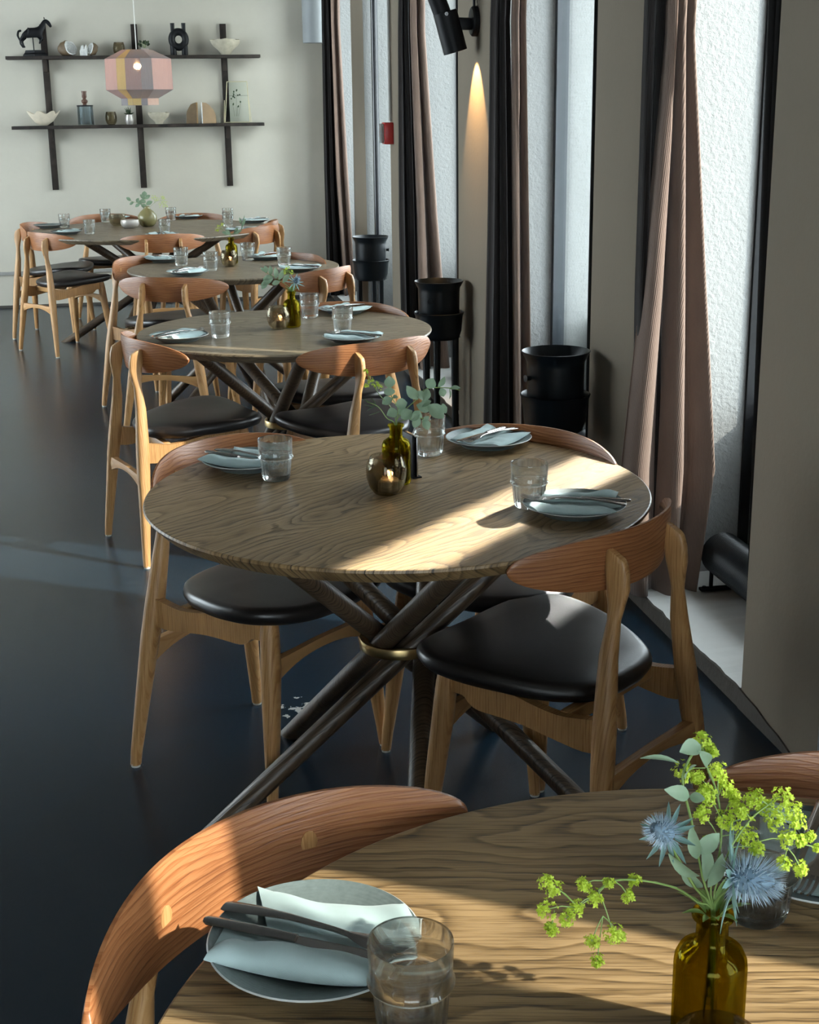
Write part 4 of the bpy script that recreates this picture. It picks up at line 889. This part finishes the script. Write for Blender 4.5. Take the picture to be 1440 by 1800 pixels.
# geodes
def rock(name, label, cat, loc, rx, rz_, ry, seed, cutn=None, group=None):
    rr = random.Random(seed); t = thing(name, label, cat, loc, 0, group); bm = bmesh.new(); bmesh.ops.create_icosphere(bm, subdivisions=3, radius=1)
    for v in bm.verts:
        k_ = 1+rr.uniform(-.06, .06)+.12*math.sin(3*v.co.x+seed)*math.cos(2*v.co.z+seed); v.co = Vector((v.co.x*rx*k_, v.co.y*ry*k_, max(-.86, v.co.z)*rz_*k_ if v.co.z > -.86 else -.86*rz_))
    cap = None
    if cutn:
        n = Vector(cutn).normalized(); r = bmesh.ops.bisect_plane(bm, geom=bm.verts[:]+bm.edges[:]+bm.faces[:], plane_co=n*rx*.30, plane_no=n, clear_outer=True)
        ed = [e for e in r['geom_cut'] if isinstance(e, bmesh.types.BMEdge)]; vs = list({v for e in ed for v in e.verts}); ce = sum((v.co for v in vs), Vector())/len(vs)
        a = n.orthogonal().normalized(); b = n.cross(a); vs.sort(key=lambda v: math.atan2((v.co-ce).dot(b), (v.co-ce).dot(a))); cap = [v.co.copy() for v in vs]
    zmin = min(v.co.z for v in bm.verts); bm.verts.index_update()
    G().add([v.co-Vector((0, 0, zmin)) for v in bm.verts], [[v.index for v in f.verts] for f in bm.faces]).build('shell', M['rock'], t, 60); bm.free()
    if cap:
        R_ = []
        for s, dp in ((1, .0), (.84, .002), (.80, -.006), (.55, -.022), (.3, -.030), (.05, -.034)):
            R_.append([ce+(c-ce)*s+n*(dp+rr.uniform(-.005, .005)*(s < .82))-Vector((0, 0, zmin)) for c in cap])
        G().rings(R_, False).build('crystal_face', M['crystal'], t, 30)
    return t
rock('geode', 'split geode with white crystals on the top shelf, right of the horse', 'geode', on(120, 0, .10), .075, .058, .05, 3, (.75, -.85, .35), 'geodes')
rock('geode', 'smaller broken geode beside the white crystal one on the top shelf', 'geode', on(162, 0, .10), .046, .050, .045, 8, (-.85, -.55, .35), 'geodes')
o = G(); rr_ = random.Random(4)
for k in range(9):
    x = -.035+.004*k+rr_.uniform(-.004, .004); o.hsec([(x, rr_.uniform(-.015, .015), 0.0, .009, .009), (x, 0, .03+rr_.uniform(0, .02), .011, .01), (x+.002, 0, .05+.03*math.sin(k), .002, .002)], 6)
tag(o.build('crystal_cluster', M['crystal'], smooth=0, loc=on(152, 0, .13)), 'small spiky crystal cluster left of the small geode', 'crystal')
def smallbowl(px, lv, label):
    o = G().lathe([(.0003, .002), (.024, 0), (.034, .008), (.043, .03), (.045, .055), (.041, .08), (.036, .097), (.034, .097), (.039, .08), (.042, .055), (.040, .03), (.03, .012), (.0003, .008)], 36).build('smoky_bowl', M['smoke'], smooth=50, loc=on(px, lv, .09))
    tag(o, label, 'bowl', 'smoky glass bowls on the wall shelf')
smallbowl(210, 0, 'smoky glass votive bowl on the top shelf left of the lamp cord'); smallbowl(196, 1, 'smoky glass votive bowl on the lower shelf beside the potted plant')
def potted(px, lv, label, h, dens, spiky, mat, potmat, r=.036):
    t = thing('potted_plant', label, 'plant', on(px, lv, .09)); rr = random.Random(px)
    G().lathe([(0, 0), (r*.7, 0), (r, h*.3), (r*1.02, h*.6), (r*.8, h*.95), (r*.85, h), (r*.75, h), (r*.72, h*.9), (0, h*.88)], 28).build('pot', potmat, t, 50)
    for k in range(dens):
        e = rr.uniform(0, 2*PI); el = rr.uniform(.3, 1.4); d = Vector((math.cos(e)*math.cos(el), math.sin(e)*math.cos(el)*.7, math.sin(el))); L = rr.uniform(.03, .07) if spiky else rr.uniform(.04, .085)
        b = Vector((0, 0, h*.9)) if spiky else Vector((0, 0, h*.9))+d*L*.6; sm(leaf_obj(G(), b, b+d*(L if spiky else .024), .005 if spiky else .010, (0, -1, .6), shape=.7).build('leaf', mat, t, 0))
    if not spiky:
        g = G()
        for k in range(6): e = k; g.tube([(0, 0, h*.85), (.03*math.cos(e), .02*math.sin(e), h+.05)], .001, 5)
        g.build('stems', M['stem'], t)
    return t
potted(255, 0, 'tiny dark leaved plant in a round pot on the top shelf behind the lamp cord', .055, 16, False, M['dkleaf'], M['greypot'], .034)
potted(228, 1, 'small spiky succulent in a grey pot on the lower shelf', .075, 22, True, M['dkleaf'], M['silver'], .033)
# black ring vase
rv = thing('ring_vase', 'black ring shaped ceramic vase with four stub legs on the top shelf', 'vase', on(315.5, 0))
G().rings([[((.052+.026*math.cos(b))*math.cos(a), .03*math.sin(b), .115+(.056+.028*math.cos(b))*math.sin(a)) for b in [2*PI*q/16 for q in range(16)]] for a in [2*PI*k/48 for k in range(49)]], False).build('ring', M['black'], rv, 60)
for s in (-1, 1):
    G().lathe([(.0, 0), (.024, 0), (.024, .07), (0, .075)], 20, (s*.043, 0, 0)).build('leg', M['black'], rv, 50)
    G().lathe([(.0, .16), (.014, .16), (.0155, .228), (.0165, .234), (.012, .234), (.011, .19), (0, .19)], 20, (s*.042, 0, 0)).build('spout', M['black'], rv, 50)
def bowl(px, lv, R_, h, label, sd):
    rr = random.Random(sd); n = 40; pr = [(.0005, .003), (R_*.34, 0), (R_*.36, h*.12), (R_*.48, h*.28), (R_*.86, h*.62), (R_*.95, h*.82), (R_*.99, h), (R_*.95, h), (R_*.88, h*.75), (R_*.5, h*.36), (.0005, h*.25)]
    g = G().rings([[(r*(1+.02*math.sin(5*a+z*40))*math.cos(a), r*(1+.02*math.sin(5*a+z*40))*math.sin(a)*.8, z*(1+(.04*math.sin(3*a)+.02*math.sin(11*a) if z > h*.7 else 0))) for a in [2*PI*k/n for k in range(n)]] for r, z in pr], False)
    tag(g.build('stone_bowl', M['stone'], smooth=40, loc=on(px, lv, .10)), label, 'bowl', 'footed stone bowls on the wall shelf')
bowl(397, 0, .115, .112, 'large footed travertine bowl at the right end of the top shelf', 1)
bowl(280, 1, .083, .086, 'small footed stone bowl in the middle of the lower shelf', 2)
# clam shell
g = G(); n = 60; pr = [(.0, .0), (.03, .004), (.07, .03), (.10, .07), (.118, .098), (.112, .099), (.094, .073), (.062, .036), (.02, .014), (0, .012)]
g.rings([[(r*(1+.10*math.cos(7*a)*r/.118)*math.cos(a), r*.62*(1+.10*math.cos(7*a)*r/.118)*math.sin(a), z*(1+.12*math.cos(7*a))+.0) for a in [2*PI*k/n for k in range(n)]] for r, z in [(max(r, .0004), z) for r, z in pr]], False)
tag(g.build('clam_shell', M['pale'], smooth=50, loc=on(77, 1, .10)+Vector((0, 0, 0))), 'large fluted clam shell at the left end of the lower shelf', 'shell')
# lidded jar
j = thing('lidded_jar', 'grey glass jar with turned wooden stopper on the lower shelf', 'jar', on(151.5, 1))
G().lathe([(.0005, 0), (.060, 0), (.061, .002), (.059, .14), (.057, .14), (.057, .008), (.0005, .008)], 40).build('glass_body', M['jar'], j, 40)
G().lathe([(0, .138), (.062, .138), (.062, .148), (0, .15)], 36).build('lid', M['black'], j, 40)
G().lathe([(.0, .148), (.016, .15), (.013, .158), (.024, .170), (.025, .182), (.013, .192), (.013, .200), (.018, .206), (.017, .235), (.020, .252), (0, .252)], 24).build('stopper', M['walwood'], j, 60)
# agate bookends
be = thing('bookend', 'left agate bookend with polished pale edge on the lower shelf', 'bookend', on(349, 1, .10), 0, 'pair of agate bookends')
rr_ = random.Random(9)
def be_poly(s, W_, Hh): return [(0, 0), (0, Hh)]+[(s*W_*math.sin(t_)*(1+rr_.uniform(-.04, .04)), Hh*math.cos(t_)**.8*(1+rr_.uniform(-.03, .03))) for t_ in (.3, .55, .8, 1.0, 1.2, 1.4)]+[(s*W_, 0)]
G().prism(be_poly(-1, .082, .158), (-.012, 0, 0), (1, 0, 0), (0, 0, 1), (0, 1, 0), .055).build('rock', M['rock'], be, 0)
G().box((-.012, -.028, 0), (-.001, .028, .158), .001).build('polished_face', M['polish'], be)
be = thing('bookend', 'right agate bookend with rough banded face on the lower shelf', 'bookend', on(352, 1, .10)+Vector((.013, 0, 0)), 0, 'pair of agate bookends')
G().prism(be_poly(1, .105, .158), (.008, 0, 0), (1, 0, 0), (0, 0, 1), (0, 1, 0), .055).build('rock', M['polish'], be, 0)
G().box((0, -.028, 0), (.008, .028, .158), .001).build('polished_face', M['crystal'], be)
# glass frame with pressed flowers
ff_ = thing('pressed_flower_frame', 'brass glass frame with pressed dark flowers at the right of the lower shelf', 'picture frame', on(418, 1, .085))
fw, fh = .195, .31
g = G()
for a, b in (((-fw/2, 0, .004), (-fw/2+.03, .035, fh)), ((fw/2, 0, .004), (fw/2-.03+.02, .035, fh)), ((-fw/2, 0, .004), (fw/2, 0, .004)), ((-fw/2+.03, .035, fh), (fw/2-.01, .035, fh))): g.tube([a, b], .0032, 6)
for s in (-1, 1): g.tube([(s*fw/2*1.1, -.04, .003), (s*fw/2*.98, .012, fh*.55)], .0022, 6)
g.build('brass_rim', M['goldwire'], ff_)
G().add([(-fw/2, 0, .004), (fw/2, 0, .004), (fw/2-.01, .035, fh), (-fw/2+.03, .035, fh)], [(0, 1, 2, 3)]).build('glass_sheet', M['pane'], ff_, 0, solid=.002)
G().tube([(-fw/2+.02, .020, fh*.66), (fw/2-.008, .020, fh*.66)], .0012, 6).build('top_wire', M['black'], ff_)
g = G(); rr_ = random.Random(2)
for x, z in ((-.03, .19), (-.015, .21), (0, .235), (.01, .20), (-.02, .225), (.025, .205), (.03, .15), (-.03, .13), (.005, .115), (-.04, .175), (-.01, .185)): leaf_obj(g, (x, .018*z/.2+.0005, z), (x+rr_.uniform(-.012, .012), .018*z/.2+.0005, z+rr_.uniform(.012, .022)), .006, (0, -1, 0))
for x, z in ((.03, .15), (-.03, .13), (.005, .115), (.0, .22)): g.tube([(x, .018*z/.2+.0008, z), (x*.5-.005, .006, .05)], .0008, 5)
g.build('pressed_flowers', M['dkleaf'], ff_, 0)

# ---------------------------------------------------------------- pendant lamp
PY = 9.65; pc = at(243, 140, Y=PY); k = FPX/(Vector((pc.x, PY, 1.6))-EYE).dot(CF)
z_ = lambda py: at(243, py, Y=PY).z
lp = thing('pendant_lamp', 'faceted thread pendant lamp in pink, yellow and grey hanging over the far table', 'lamp', (pc.x, PY, z_(88)))
Z0 = z_(88); prof = [(.100, 0), (.222, z_(104)-Z0), (.226, z_(158)-Z0), (.126, z_(173)-Z0), (.126, z_(185)-Z0)]
ANG = [-207, -153, -123, -107, -82, -63, -11, 25, 60, 95, 125, 153]; nf = len(ANG); cols = [3, 0, 1, 2, 3, 0, 5, 4, 3, 0, 2, 3]; c2 = [3, 2, 1, 3, 3, 3, 5, 2, 3, 0, 2, 3]; c3 = [3, 3, 1, 1, 3, 4, 3, 2, 0, 1, 4, 3]
def edge(i): return math.radians(ANG[i % nf]-3)
for i in range(nf):
    a, b = edge(i), edge(i+1)
    for j in range(4):
        (r0, z0), (r1, z1) = prof[j], prof[j+1]; mt = SH[(c2, cols, c2, c3)[j][i]]
        G().add([(r0*math.cos(a), r0*math.sin(a), z0), (r0*math.cos(b), r0*math.sin(b), z0), (r1*math.cos(b), r1*math.sin(b), z1), (r1*math.cos(a), r1*math.sin(a), z1)], [(0, 1, 2, 3)]).build('shade_panel', mt, lp, 0, solid=.0015)
g = G()
for r, z in prof:
    for i in range(nf): a, b = edge(i), edge(i+1); g.tube([(r*math.cos(a), r*math.sin(a), z), (r*math.cos(b), r*math.sin(b), z)], .0011, 5)
for i in range(nf): a = edge(i); g.tube([(r*math.cos(a), r*math.sin(a), z) for r, z in prof], .0011, 5)
for e in (0, 2*PI/3, 4*PI/3): g.tube([(0, 0, .0), (.1*math.cos(e), .1*math.sin(e), 0)], .0015, 5)
g.build('wire_frame', SH[2], lp)
G().tube([(0, 0, CZ-Z0), (0, 0, .0)], .0032, 8).build('cord', M['glide'], lp)
G().tube([(0, 0, .0), (0, 0, -.05)], .018, 16).build('lamp_holder', M['black'], lp)
G().lathe([(.0003, -.05), (.012, -.055), (.028, -.09), (.030, -.11), (.018, -.135), (.0003, -.14)], 20).build('bulb', M['glass'], lp, 60)
g = G()
for s in (-1, 0, 1): g.tube([(s*.006, 0, -.065), (s*.011, 0, -.12)], .0022, 6)
g.build('filament', M['filament'], lp)
l = bpy.data.lights.new('bulb_light', 'POINT'); l.energy = 9; l.color = (1, .56, .28); l.shadow_soft_size = .02
o = bpy.data.objects.new('bulb_light', l); C.objects.link(o); o.location = (pc.x, PY, Z0-.10)
# the remaining unplaced source meshes are all used above
